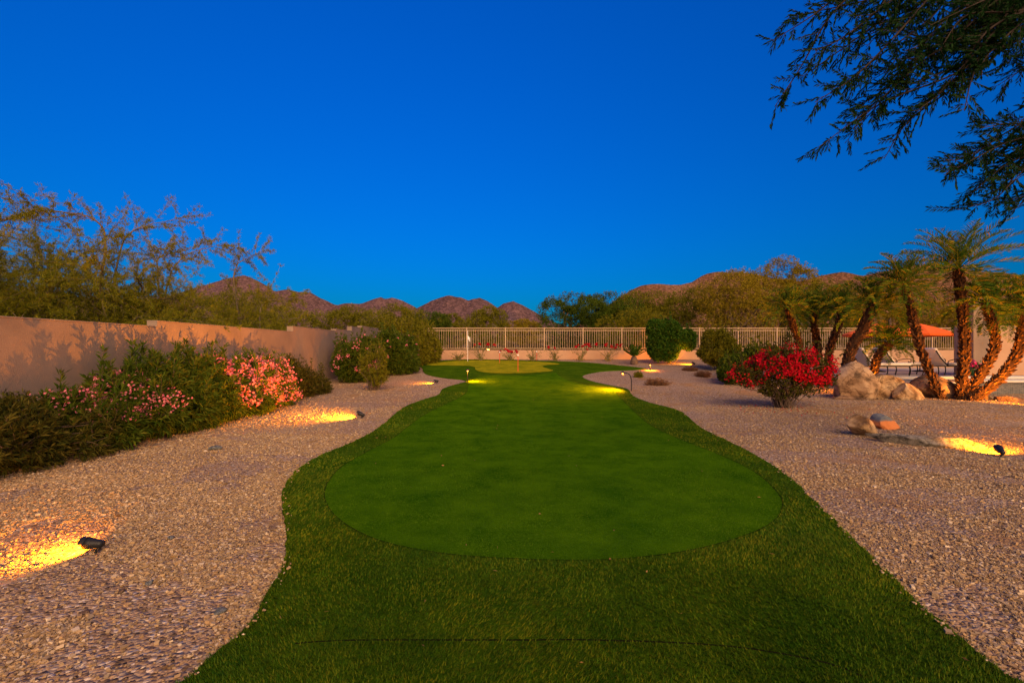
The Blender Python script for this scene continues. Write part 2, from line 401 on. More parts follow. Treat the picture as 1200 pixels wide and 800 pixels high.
seam_px = [(345, 761), (380, 758.5), (430, 757), (600, 757), (700, 757), (850, 764), (960, 782), (1010, 800)]
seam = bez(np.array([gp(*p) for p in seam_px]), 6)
M_seam_shade = mat('seam_shade', (.012, .014, .005), 1, 0, 0)  # near-black strip colour, painted shade for the shadow line at the turf step
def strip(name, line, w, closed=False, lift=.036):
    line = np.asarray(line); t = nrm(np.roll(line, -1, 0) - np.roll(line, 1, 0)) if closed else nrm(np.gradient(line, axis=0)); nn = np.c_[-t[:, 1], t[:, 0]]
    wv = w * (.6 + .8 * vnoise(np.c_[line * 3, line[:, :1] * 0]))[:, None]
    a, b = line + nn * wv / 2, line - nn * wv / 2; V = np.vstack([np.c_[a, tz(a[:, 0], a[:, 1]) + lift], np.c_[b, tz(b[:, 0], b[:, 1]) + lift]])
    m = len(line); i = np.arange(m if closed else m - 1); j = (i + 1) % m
    props(MB().add(V, np.stack([i, j, j + m, i + m], -1)).build(name, M_seam_shade), kind='structure')
strip('turf_seam_shade', seam, .011, lift=.0325); strip('green_edge_seam_shade', np.array(greenP), .005, True, lift=.0375)
def blades():
    mbA, mbB = MB(), MB()
    for (y0, y1, dens, ln, wd) in ((1.25, 2.4, 6500, .021, .0022), (2.4, 3.6, 4200, .020, .0028), (3.6, 5.5, 1900, .020, .004), (5.5, 9, 800, .019, .006), (9, 14, 300, .018, .009)):
        x1 = 1.16 * y1; n = int(2 * x1 * (y1 - y0) * dens); p = np.c_[rng.uniform(-x1, x1, n), rng.uniform(y0, y1, n)]
        p = p[(np.abs(p[:, 0]) < 1.15 * p[:, 1] + .1)]; p = p[inside(p, turfP)]
        ig = inside(p, greenP); dg = dist_poly(p, greenP); ds = dist_poly(p, seam, False)
        lim = .003 + .0006 * p[:, 1] ** 1.3
        keep = (dg > lim) & (ds > .009)
        p = p[keep]; ig = ig[keep]
        for sel, mb, l in ((~ig, mbA, ln), (ig, mbB, ln * .55)):
            q = np.repeat(p[sel], 3, 0); m = len(q)
            if not m: continue
            q = q + rng.normal(0, .005, q.shape)
            a = rng.uniform(0, 2 * np.pi, m); lean = rng.uniform(.1, .9, m) * l
            # nap: turf leans slightly in one direction that changes over the lawn
            napx = (vnoise(np.c_[q * .8, np.full(m, 1.)]) - .5) * 1.4 * l; napy = (vnoise(np.c_[q * .8, np.full(m, 7.)]) - .5) * 1.4 * l
            z = tz(q[:, 0], q[:, 1]) + .030
            b = np.c_[q, z]; sd_ = np.c_[np.cos(a), np.sin(a), 0 * a] * wd
            tip = b + np.c_[np.cos(a + 1.4) * lean + napx, np.sin(a + 1.4) * lean + napy, l * rng.uniform(.6, 1.1, m)]
            V = np.stack([b - sd_, b + sd_, tip], 1).reshape(-1, 3)
            mb.add(V, np.arange(m * 3).reshape(-1, 3))
    props(mbA.build('fringe_grass', M_blade), 'longer olive artificial grass round the putting green', 'grass', kind='stuff')
    props(mbB.build('putting_grass', M_blade2), 'short mown-looking artificial grass of the putting green', 'grass', kind='stuff')
blades()

# ------------------------------------------------------------------ hills and mountains
def rockmat(name, a, b, c, dots, sc_):
    m = mat(name, rough=1, spec=.05); bs = m.node_tree.nodes['Principled BSDF']
    tc = N(m, 'TexCoord'); base = ramp(m, noise(m, .006 * sc_, 6, .6), [(.3, a), (.55, b), (.75, c)])
    sp = ramp(m, noise(m, .16 * sc_, 8, .8), [(.45, dots), (.58, (1, 1, 1))])
    cc = mixc(m, 1.0, base, sp, 'MULTIPLY'); lk(m, cc, bs.inputs['Base Color'])
    bump(m, noise(m, .03 * sc_, 10, .7), 9 / sc_); return m
M_mtn_haze = rockmat('hazy_mountain_rock', (.145, .085, .09), (.20, .115, .115), (.18, .12, .135), (.40, .42, .42), 1)  # purple of the distant haze mixed into the rock colour
M_hill = rockmat('hill_rock', (.20, .10, .06), (.28, .14, .085), (.32, .18, .12), (.34, .36, .26), 3.2)
def range_(name, prof, D, depth, m, seed, amp):
    prof = np.array(prof, float); x0, x1 = prof[0, 0], prof[-1, 0]
    xs = np.linspace(x0, x1, 320); h = (HY - np.interp(xs, prof[:, 0], prof[:, 1])) / F * D + EYE
    X = (xs - CX) / F * D; T = np.linspace(-1, 1, 120)
    gx, tt = np.meshgrid(X, T); hh = np.repeat(h[None], len(T), 0)
    Y = D + tt * depth
    base = ground(gx * 0, Y * 0 + D) * .8
    ridge = np.abs(fbm(np.stack([gx / (depth * .35) + seed, Y / (depth * .9), gx * 0], -1), 5) - .5) * 2
    rn = fbm(np.stack([gx / (depth * .1), Y / (depth * .1), gx * 0 + seed], -1), 5) - .5
    prof_t = np.clip(1 - np.abs(tt), 0, 1)
    shape = prof_t ** 1.25
    Z = base * 0 + (hh) * shape + amp * (rn * .8 - ridge * 1.0) * np.sqrt(np.clip(prof_t * (1 - prof_t) * 4, 0, 1)) * hh + rn * hh * .012
    V = np.stack([gx, Y, Z], -1).reshape(-1, 3); nx = len(X); ny = len(T)
    i = np.arange(ny - 1)[:, None] * nx; j = np.arange(nx - 1)[None]
    o = MB().add(V, np.stack([i + j, i + j + 1, i + nx + j + 1, i + nx + j], -1).reshape(-1, 4)).build(name, m, smooth=True)
    props(o, kind='structure')
range_('mountains', [(-700, 380), (-420, 345), (-180, 330), (-60, 338), (60, 345), (180, 350), (225, 338), (262, 326), (286, 321), (305, 329), (322, 340), (338, 338), (350, 341), (362, 341.5), (375, 348), (395, 357), (408, 355), (424, 355), (437, 349.5), (447, 347.5), (452, 350), (460, 347.5), (470, 350), (484, 357), (495, 364), (520, 376), (560, 380), (640, 392)], 1150, 300, M_mtn_haze, 3.3, .18)
range_('peaks', [(430, 392), (470, 372), (492, 358), (505, 351), (517, 347), (527, 345.7), (540, 347.5), (549, 351), (553, 349.5), (562, 348.3), (571, 352), (583, 360), (590, 355), (602, 352.8), (612, 357), (628, 365), (637, 371), (655, 379), (690, 388), (730, 395)], 900, 240, M_mtn_haze, 8.1, .16)
range_('hill', [(640, 400), (690, 372), (728, 347), (740, 338), (753, 333), (775, 332), (797, 333), (812, 329), (826, 320), (842, 316.5), (858, 318), (880, 319), (905, 324), (935, 328), (960, 322), (985, 318), (1010, 322), (1040, 316), (1062, 311), (1085, 308), (1110, 309), (1130, 314), (1150, 317), (1175, 318), (1200, 322), (1260, 330), (1400, 318), (1700, 340), (2000, 380)], 330, 110, M_hill, 5.5, .16)

# ------------------------------------------------------------------ plants: generators
def leaves(mb, base, d, L, W, droop=.15):
    n = len(base); d = nrm(d); r = rng.normal(size=(n, 3)); s = nrm(np.cross(d, r))
    L = np.broadcast_to(L, (n,))[:, None]; W = np.broadcast_to(W, (n,))[:, None]
    up = np.cross(s, d)
    mid = base + d * L * .5 + up * L * .04
    tip = base + d * L; tip[:, 2] -= (droop * L)[:, 0]
    V = np.stack([base, mid + s * W * .5, tip, mid - s * W * .5], 1).reshape(-1, 3)
    mb.add(V, np.arange(n * 4).reshape(-1, 4))
def whorls(mb, tips, dirs, k, L, W, spread=50, stem=.1, droop=.15, lv=.3):
    n = len(tips); T = np.repeat(tips, k, 0); Dn = nrm(np.repeat(dirs, k, 0))
    r = nrm(np.cross(Dn, rng.normal(size=Dn.shape))); a = np.radians(rng.normal(spread, 15, n * k))[:, None]
    ld = Dn * np.cos(a) + r * np.sin(a); back = rng.uniform(0, 1, (n * k, 1)) * stem
    leaves(mb, T - Dn * back, ld, L * rng.uniform(1 - lv, 1 + lv, n * k), W * rng.uniform(1 - lv, 1 + lv, n * k), droop)
def sample(blobs, n, lo=.72, hi=1.06, gap=0., gs=2.5, floor=None, up=.35, bias=0):
    B = np.array(blobs, float); w = B[:, 3] * B[:, 4] + B[:, 3] * B[:, 5] + B[:, 4] * B[:, 5]; w /= w.sum()
    i = rng.choice(len(B), n, p=w); u = nrm(rng.normal(size=(n, 3)))
    r = lo + (hi - lo) * rng.random(n) ** .6
    r = r * (1 + .22 * (fbm(u * 2.2 + i[:, None] * 5.1 + B[i, :3], 3) - .5) * 2)
    P = B[i, :3] + u * B[i, 3:6] * r[:, None]
    d = nrm(u / B[i, 3:6]) + np.array([0, 0, up])
    keep = np.ones(n, bool)
    for j in range(len(B)):
        q = np.linalg.norm((P - B[j, :3]) / B[j, 3:6], axis=1); keep &= ~((q < .6) & (i != j))
    if gap: keep &= fbm(P * gs, 3) > gap
    if floor is not None: keep &= P[:, 2] > floor
    return P[keep], nrm(d[keep])
def stems(mb, base, tips, r0, spread=.1, n=6, seg=5):
    for t in tips:
        b = base + np.r_[rng.normal(0, spread, 2), -.05]; L = np.linalg.norm(t - b)
        m1 = b + (t - b) * .35 + np.array([0, 0, .18 * L]) + rng.normal(0, .05 * L, 3)
        m2 = b + (t - b) * .7 + np.array([0, 0, .1 * L]) + rng.normal(0, .05 * L, 3)
        P = bez([b, m1, m2, t], 4); mb.tube(P, np.linspace(r0, r0 * .2, len(P)), seg, False)
    return mb

def litter():
    mb = MB(); n = 420; y = rng.uniform(2.1, 13, n); x = rng.uniform(-.95, 1.1, n) * y; q = np.c_[x, y]; t = inside(q, turfP); k = (~t | (rng.random(n) < .3)) & (x > -6.2); q = q[k]; t = t[k]
    P = np.c_[q, ground(q[:, 0], q[:, 1]) + np.where(t, .052, .022)]; d = rng.normal(size=P.shape) * [1, 1, .15]; leaves(mb, P, d, rng.uniform(.02, .05, len(P)), rng.uniform(.008, .018, len(P)), .02)
    props(mb.build('fallen_leaves', leafmat('fallen_leaf', [(.20, .11, .04), (.34, .20, .07), (.12, .07, .03)], 0)), 'small dry leaves scattered over the gravel and the turf', 'fallen leaves', kind='stuff')
litter()

M_ole = leafmat('oleander_leaf', [(.02, .045, .004), (.05, .09, .007), (.09, .12, .010), (.035, .07, .005), (.14, .14, .014)], .2, .45)
M_dark = leafmat('dark_leaf', [(.022, .032, .005), (.055, .06, .008), (.10, .085, .014)], .2)
M_olive = leafmat('olive_leaf', [(.085, .098, .006), (.15, .155, .009), (.24, .21, .012), (.11, .125, .008)], .3)
M_deep = leafmat('deep_green_leaf', [(.025, .06, .005), (.06, .10, .008), (.11, .14, .010)], .25)
M_gold = leafmat('golden_leaf', [(.15, .125, .008), (.26, .205, .012), (.36, .26, .018)], .3)
M_hedge = leafmat('hedge_leaf', [(.015, .06, .006), (.04, .11, .008), (.09, .13, .010)], .2, .4)
M_pink = leafmat('pink_petal', [(.70, .14, .20), (.85, .28, .34), (.62, .10, .17), (.95, .50, .52)], .35)
M_crim = leafmat('crimson_petal', [(.36, .003, .012), (.58, .008, .025), (.24, .002, .008), (.72, .014, .04)], .25)
M_mag = leafmat('magenta_petal', [(.60, .02, .16), (.8, .05, .25)], .3)
M_dry = leafmat('dry_leaf', [(.16, .075, .035), (.22, .12, .06), (.10, .06, .03)], .2)
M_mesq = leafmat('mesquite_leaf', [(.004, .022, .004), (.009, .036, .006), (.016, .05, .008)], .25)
M_palm = leafmat('palm_leaflet', [(.03, .09, .008), (.06, .14, .010), (.13, .18, .014), (.28, .19, .02)], .25, .4)
M_palo = leafmat('palo_verde_leaf', [(.11, .135, .008), (.20, .21, .012), (.30, .24, .016)], .35)

def flowers(mb, P, k, size, spread=.05):
    c = np.repeat(P, k, 0) + rng.normal(0, spread, (len(P) * k, 3)); n = len(c)
    # each bloom: 5 petals
    ax = nrm(rng.normal(size=(n, 3)) + np.array([0, -.5, .8]))
    r1 = nrm(np.cross(ax, rng.normal(size=(n, 3)))); r2 = np.cross(ax, r1)
    for q in range(5):
        a = q / 5 * 2 * np.pi; d = r1 * math.cos(a) + r2 * math.sin(a)
        s = np.cross(ax, d); sz = size * rng.uniform(.75, 1.2, (n, 1))
        V = np.stack([c, c + d * sz * .6 + s * sz * .42 + ax * sz * .25, c + d * sz + ax * sz * .2, c + d * sz * .6 - s * sz * .42 + ax * sz * .25], 1).reshape(-1, 3)
        mb.add(V, np.arange(n * 4).reshape(-1, 4))

def shrub(name, label, cat, blobs, n, k, L, W, lm, group=None, flw=None, spread=50, gap=0., stemn=30, sr=.012, droop=.15, base=None, bm_=None, up=.35, lo=.55, stem=.12, gs=2.5, floor=.02, shoots=0, shl=1.0):
    B = np.array(blobs, float)
    if base is None: base = (float(B[:, 0].mean()), float(B[:, 1].mean()))
    bz = g(*base); root = thing(name, (base[0], base[1], bz), label, cat, group)
    tips, dirs = sample(blobs, n, lo=lo, gap=gap, up=up, gs=gs, floor=bz + floor)
    mb = MB(); whorls(mb, tips, dirs, k, L, W, spread, stem, droop)
    sh = sm = MB()
    if shoots:
        ups = tips[(dirs[:, 2] > .55)]; ups = ups[rng.permutation(len(ups))[:shoots]]
        for t in ups:
            Ls = rng.uniform(.18, .46) * shl; d = nrm((np.array([0, 0, 1.]) + rng.normal(0, .28, 3))[None])[0]; u = np.linspace(0, 1, 6)[:, None]
            Pq = t - d * .1 + d * u * (Ls + .1) + rng.normal(0, .05, 3) * u ** 2; sh.tube(Pq, np.linspace(.006, .002, 6), 3, False)
            q = Pq[1:]; q = np.repeat(q, 2, 0) + rng.normal(0, .012, (len(q) * 2, 3)); whorls(mb, q, np.repeat(d[None], len(q), 0), max(4, k // 2), L * .95, W, 38, .05, droop * .5)
    mb.build('foliage', lm, root)
    if stemn:
        stems(sm, np.array([base[0], base[1], bz]), tips[:stemn], sr, spread=.12 * float(B[:, 3].max())); sm.build('stems', bm_ or M_wood, root, smooth=True)
    if flw:
        fn, fk, fs, fm, cond = flw; fp, fd = sample(blobs, fn * 6, lo=.97, hi=1.1, up=up, floor=bz + .1)
        fp = fp[cond(fp)][:fn]; 
        if len(fp) <= 100:
            for q in fp: fb = MB(); flowers(fb, q[None], fk, fs, .016); fb.build('bloom_cluster', fm, root)
        else: fb = MB(); flowers(fb, fp, fk, fs, .045); fb.build('flowers', fm, root)
    return root

# left border, one shrub after another
zz = lambda y: g(-6.2, y)
OG = 'shrubs along the left wall'
shrub('shrub', 'dark twiggy bush at the left edge of the photo, nearest of the wall shrubs', 'bush',
      [(-6.25, 4.9, .35, .6, .6, .42), (-6.2, 5.6, .33, .55, .55, .5), (-6.45, 5.2, .55, .4, .45, .35), (-6.1, 6.3, .25, .5, .6, .42), (-6.5, 5.9, .6, .3, .35, .32)], 2300, 9, .10, .020, M_dark, OG, shoots=30, shl=.6, spread=38, stemn=60)
cnd = lambda zmin, f: (lambda P: (P[:, 2] > zmin) & (fbm(P * 1.7 + 4, 2) > f))
shrub('oleander', 'oleander with scattered pink blooms beside the dark bush at the near left', 'oleander',
      [(-6.4, 6.65, 0.42, 0.45, 0.5, 0.45), (-6.35, 7.25, 0.55, 0.48, 0.5, 0.5), (-6.1, 6.8, 0.3, 0.5, 0.5, 0.34), (-6.45, 7.6, 0.66, 0.4, 0.4, 0.4), (-6.15, 7.6, 0.4, 0.55, 0.5, 0.4)], 2300, 10, .13, .024, M_ole, OG, (230, 7, .020, M_pink, lambda P: (P[:, 2] > .45) & (fbm(P * 2.3 + 4, 2) > .42)), shoots=45, spread=45, stemn=50)
shrub('oleander', 'tall green oleander without blooms, casting its shadow on the orange lit wall', 'oleander',
      [(-6.3, 8.3, 0.68, 0.55, 0.6, 0.58), (-6.3, 9, 0.7, 0.55, 0.6, 0.58), (-6.1, 8.5, 0.4, 0.6, 0.7, 0.45), (-6.5, 8, 0.85, 0.35, 0.4, 0.38), (-6.1, 9.3, 0.45, 0.55, 0.5, 0.5), (-6.45, 8.7, 0.9, 0.35, 0.35, 0.34)], 2700, 10, .14, .025, M_ole, OG, (10, 5, .02, M_pink, cnd(.9, .55)), shoots=60, spread=45, stemn=50)
shrub('oleander', 'oleander covered in pink and coral blooms, lit orange by the second spotlight', 'oleander',
      [(-6.25, 9.95, 0.6, 0.6, 0.6, 0.58), (-6.25, 10.75, 0.68, 0.6, 0.65, 0.58), (-6.2, 11.55, 0.64, 0.6, 0.6, 0.58), (-5.95, 10.35, 0.4, 0.55, 0.8, 0.42), (-6, 11.45, 0.4, 0.5, 0.6, 0.4), (-6.4, 9.65, 0.95, 0.35, 0.4, 0.4)], 3100, 9, .13, .024, M_ole, OG, (760, 7, .026, M_pink, cnd(.25, .27)), shoots=70, spread=45, stemn=60)
shrub('shrub', 'low dark green bush at the far end of the first row, against the wall', 'bush',
      [(-6.3, 12.7, 0.55, 0.5, 0.6, 0.55), (-6.2, 13.4, 0.5, 0.5, 0.6, 0.5), (-6.05, 14, 0.35, 0.5, 0.5, 0.35), (-6.4, 13.2, 0.85, 0.25, 0.3, 0.4)], 2800, 9, .08, .02, M_dark, OG, shoots=35, spread=42, stemn=40)
shrub('oleander', 'pink flowering oleander starting the second group, where the wall steps up', 'oleander',
      [(-5.85, 16.6, 1.0, .65, .6, .72), (-5.5, 17.3, 1.25, .65, .7, .72), (-5.6, 17.0, .7, .75, .7, .5), (-6.1, 16.9, 1.25, .5, .5, .5)], 4600, 9, .11, .026, M_ole, OG, (150, 5, .030, M_pink, cnd(.7, .47)), shoots=45, spread=45, stemn=40)
shrub('oleander', 'dense green oleander behind the pink one, beside the far left spotlights', 'oleander',
      [(-5.0, 18.6, 1.4, .75, .7, .85), (-4.75, 19.6, 1.3, .7, .8, .85), (-4.7, 19.0, .9, .8, .8, .6), (-5.2, 19.2, 1.7, .6, .6, .55)], 5200, 9, .11, .028, M_deep, OG, (45, 5, .030, M_pink, cnd(1.2, .5)), shoots=45, spread=45, stemn=30)
shrub('shrub', 'large rounded bush filling the corner between the left wall and the fence', 'bush',
      [(-4.9, 22.2, 1.7, .95, .8, 1.0), (-4.3, 22.8, 1.4, .8, .8, .85), (-5.6, 21.8, 1.9, .8, .7, .9), (-4.6, 21.6, 1.3, .7, .6, .7)], 6000, 9, .10, .034, M_olive, OG, shoots=80, shl=1.8, gap=.38, spread=50, stemn=20)
b0 = gp(437, 457)
shrub('shrub', 'small yellow green bush standing free in the gravel left of the green', 'bush',
      [(b0[0], b0[1], .95, .46, .45, .42), (b0[0] + .1, b0[1], .65, .4, .4, .38), (b0[0] - .15, b0[1], 1.2, .3, .3, .28), (b0[0] + .25, b0[1], 1.25, .22, .22, .25)], 2100, 7, .05, .022, M_olive, None, shoots=25, spread=55, stemn=50, base=b0, gap=.40, gs=5)

# ------------------------------------------------------------------ walls
def stepped_wall():
    root = thing('boundary_wall', (-6.9, 8, 0), 'long stepped tan stucco wall running down the left side', 'wall')
    segs = [(-6, 8.85, 1.925), (8.85, 14.35, 2.035), (14.35, 17.85, 2.20), (17.85, 19.6, 2.27), (19.6, 20.9, 2.46), (20.9, 23.5, 2.55)]
    body = MB(); cap = MB()
    for y0, y1, t in segs:
        body.box((-7.0, (y0 + y1) / 2, (t - .6) / 2), (.2, y1 - y0, t + .6 - .0))
        cap.box((-7.0, (y0 + y1) / 2 + .0, t + .0125), (.212, y1 - y0 + (.0 if y0 < 0 else .0), .025), bev=.008)
    pts = [(-6.95, 23.5, 2.45), (-6.1, 24.1, 2.35), (-5.4, 24.55, 2.25), (-4.75, 24.95, 2.1)]
    for a, b in zip(pts[:-1], pts[1:]):
        L = math.hypot(b[0] - a[0], b[1] - a[1]); rz = math.atan2(b[1] - a[1], b[0] - a[0])
        body.box(((a[0] + b[0]) / 2, (a[1] + b[1]) / 2, (a[2] - .6) / 2 + .0), (L, .2, a[2] + .6), rz=rz)
    body.build('wall_body', M_stucco, root); cap.build('wall_cap', M_stucco, root)
stepped_wall()
def low_wall():
    mb = MB(); mb.box((10.6, 25.02, .75), (30.6, .2, 1.4), bev=.012)
    o = mb.build('low_wall', M_stucco2, loc=(10.6, 25.02, 0)); props(o, 'low salmon stucco wall under the pale metal fence', 'wall')
low_wall()
def fence():
    root = thing('metal_fence', (10, 25.0, 1.45), 'pale view fence of thin vertical pickets on the low wall', 'fence')
    x0, sp, n = -4.62, 2.13, 14; z0, z1 = 1.45, 2.68
    r = MB()
    for z, h in ((z0 + .09, .035), (z1 - .16, .035), (z1 - .03, .045)):
        r.box((x0 + sp * n / 2, 25.0, z), (sp * n, .035, h)); r.build('rail', M_metal, root); r = MB()
    for i in range(n + 1):
        p = MB(); p.box((x0 + sp * i, 25.0, (z0 + z1) / 2), (.065, .065, z1 - z0 + .03), bev=.006); p.build('post', M_metal, root)
    for i in range(n):
        p = MB()
        for k in range(1, 17): p.box((x0 + sp * i + sp * k / 17, 25.0, (z0 + .09 + z1 - .1) / 2), (.019, .019, z1 - z0 - .19))
        p.build('picket_panel', M_metal, root)
fence()

# ------------------------------------------------------------------ landscape lights
WARM = (1.0, .30, .006)
def add_light(parent, name, loc, energy, direction=None, size=120, blend=.7, rad=.03, colr=WARM):
    ld = bpy.data.lights.new(name, 'SPOT' if direction is not None else 'POINT'); ld.energy = energy; ld.color = colr; ld.shadow_soft_size = rad
    if direction is not None: ld.spot_size = R(size); ld.spot_blend = blend
    o = bpy.data.objects.new(name, ld); col.objects.link(o); o.parent = parent
    o.location = tuple(np.array(loc) - WLOC[parent.name])
    if direction is not None: o.rotation_euler = Vector(direction).to_track_quat('-Z', 'Y').to_euler()
def spotlight(px, py, az, label, energy, tilt=8, s=1.0, size=115, lit=True, xy=None):
    x, y = xy if xy else gp(px, py); z = g(x, y); root = thing('spotlight', (x, y, z), label, 'spotlight', 'black landscape spotlights in the gravel')
    d = Vector((math.cos(R(az)) * math.cos(R(tilt)), math.sin(R(az)) * math.cos(R(tilt)), math.sin(R(tilt))))
    M = Matrix.Translation((x, y, z + .085 * s)) @ d.to_track_quat('X', 'Z').to_matrix().to_4x4()
    b = MB(); L = .105 * s
    # barrel axis along local X
    prof = [(0.001, -L * .62), (.026 * s, -L * .6), (.032 * s, -L * .35), (.038 * s, L * .0), (.046 * s, L * .35), (.050 * s, L * .75), (.046 * s, L * .75), (.044 * s, L * .52)]
    b.lathe(prof, 20); b.xf(M @ Matrix.Rotation(R(90), 4, 'Y')); hs = b.build('housing', M_black, root, smooth=True)
    h = MB(); a = np.linspace(-R(80), R(80), 12); V = []
    for rr, xx in ((.052 * s, L * .6), (.052 * s, L * 1.05)):
        for q in a: V.append((xx if rr else xx, rr * math.sin(q), rr * math.cos(q)))
    for rr, xx in ((.048 * s, L * .6), (.048 * s, L * 1.05)):
        for q in a: V.append((xx, rr * math.sin(q), rr * math.cos(q)))
    n = 12; i = np.arange(n - 1); h.add(V, [np.stack([i, i + 1, i + n + 1, i + n], -1), np.stack([i + 2 * n, i + 3 * n, i + 3 * n + 1, i + 2 * n + 1], -1), np.stack([i + n, i + n + 1, i + 3 * n + 1, i + 3 * n], -1)])
    h.xf(M); h.build('hood', M_black, hs)
    l = MB(); l.lathe([(.0001, L * .5), (.043 * s, L * .5)], 20); l.xf(M @ Matrix.Rotation(R(90), 4, 'Y')); l.build('lens', M_lamp if lit else M_black, hs)
    st = MB(); st.tube([(x, y, z - .05), (x, y, z + .05 * s)], .011 * s, 8); st.box((x - d.x * .02, y - d.y * .02, z + .045 * s), (.035 * s, .03 * s, .035 * s), rz=R(az), bev=.005); st.build('stake', M_black, root)
    if energy:
        p = np.array([x, y, z + .085 * s]) + np.array(d) * L * .85
        dd = (d.x, d.y, d.z); add_light(root, 'bulb', p, energy, dd, size, 1.0, .02)
    return root
spotlight(112, 648, 183, 'black spotlight nearest the camera, glaring onto the gravel at the left edge', 85, tilt=3, size=160, s=.85)
spotlight(424, 490, 176, 'black spotlight in front of the pink and coral oleander', 520, tilt=18, size=140)
spotlight(512, 449, 176, 'small black spotlight beside the notch in the turf on the left', 110, tilt=-2, size=125)
spotlight(491, 434, 178, 'black spotlight at the far left corner of the turf, by the dense oleander', 120, tilt=0, size=125)
spotlight(1173, 535, 62, 'black spotlight on the right gravel, aimed at the palm clump', 160, tilt=14, size=130)
x8, y8 = gp(812, 431)
spotlight(0, 0, 125, 'spotlight behind the hedge bush, washing the low wall orange', 260, tilt=12, size=130, xy=(x8 + .5, 22.0))
spotlight(0, 0, 165, 'small spotlight behind the boulders, aimed up at the leaning palm', 600, tilt=38, size=140, xy=(11.25, 13.8))
spotlight(0, 0, 105, 'spotlight at the foot of the palm clump, aimed up into the crowns', 480, tilt=42, size=140, xy=(12.9, 11.0))
def path_light(px, py, head_y, label, lean=0., energy=12, bulb_vis=True, headside=0, aim=(0, 0, -1), xy=None, Hh=None, big=False):
    x, y = xy or gp(px, py); z = g(x, y); H = Hh or (py - head_y) / F * y
    root = thing('path_light', (x, y, z), label, 'path light', 'bronze path lights at the edge of the turf')
    hx = x + headside
    P = bez([(x, y, z - .05), (x + headside * .02, y, z + H * .6), (x + headside * .3, y, z + H * .95), (hx, y, z + H)], 5)
    m = MB(); m.tube(P, .014, 8); m.build('stem', M_black, root, smooth=True)
    h = MB(); h.lathe([(.001, .06), (.03, .055), (.05, .02), (.085, 0), (.08, -.004), (.045, .012), (.001, .02)], 16, (hx, y, z + H)); hat = h.build('hat', M_black, root, smooth=True)
    q = 2.2 if big else 1
    b = MB(); b.lathe([(.001, .015), (.022 * q, .008), (.026 * q, -.02 * q), (.015 * q, -.04 * q), (.001, -.045 * q)], 10, (hx, y, z + H)); b.build('lamp', M_lamp2 if big else M_lamp, hat, smooth=True)
    add_light(root, 'bulb', (hx + .0, y, z + H - .075), energy, aim, 165, .8, .03, (1.0, .24, .008))
path_light(740, 458, 437, 'bent path light at the right edge of the turf, its head turned to the grass', energy=420, headside=-.28, aim=(-.95, -.1, -.3))
path_light(762, 434, 427, 'short path light at the far right tip of the turf', energy=90)
path_light(548, 448, 434, 'short path light in the notch at the left of the turf', energy=340, aim=(.93, .1, -.35))
path_light(572, 420, 409, 'glowing path light against the low wall behind the far green', energy=900, aim=(0, -.85, -.5), big=True)

spotlight(0, 0, 75, 'spotlight at the foot of the garden wall beside the square pier', 260, tilt=35, size=150, xy=(18.2, 16.4))
# ------------------------------------------------------------------ flag and pins
def flag():
    x, y = gp(548, 424); z = g(x, y) + .04; root = thing('golf_flag', (x, y, z), 'white golf flag on a tall white pole at the left of the far green', 'golf flag')
    H = 36 / F * y; m = MB(); m.tube([(x, y, z), (x, y, z + H)], .013, 8); pole = m.build('pole', M_white, root)
    u = np.linspace(0, 1, 9); v = np.linspace(0, 1, 7); U, Vv = np.meshgrid(u, v)
    X = x + .012 + U * .12; Y = y + .05 * np.sin(U * 6 + Vv * 2) * U; Z = z + H - .27 - Vv * .18 - U * .10 - .05 * U * Vv
    f = MB(); n = 9; i = np.arange(6)[:, None] * n; j = np.arange(8)[None]
    f.add(np.stack([X, Y, Z], -1).reshape(-1, 3), np.stack([i + j, i + j + 1, i + n + j + 1, i + n + j], -1).reshape(-1, 4)); f.build('flag', M_white, pole, smooth=True)
flag()
for (px, py, ty, lb) in ((607, 436, 417.5, 'red practice pin with white knob, the nearest and tallest of three'), (585.5, 426, 413.5, 'thin red practice pin with white knob, left of the three, near the flag'), (629, 423.3, 413, 'red practice pin right of the three, at the back edge of the far green')):
    x, y = gp(px, py); z = g(x, y) + .04; H = (py - ty) / F * y
    root = thing('practice_pin', (x, y, z), lb, 'golf pin', 'red practice pins on the far green')
    MB().tube([(x, y, z), (x, y, z + H)], .012, 8).build('pole', M_red, root)
    MB().lathe([(.001, -.04), (.032, -.02), (.04, .005), (.03, .035), (.001, .045)], 12, (x, y, z + H)).build('knob', M_white, root, smooth=True)

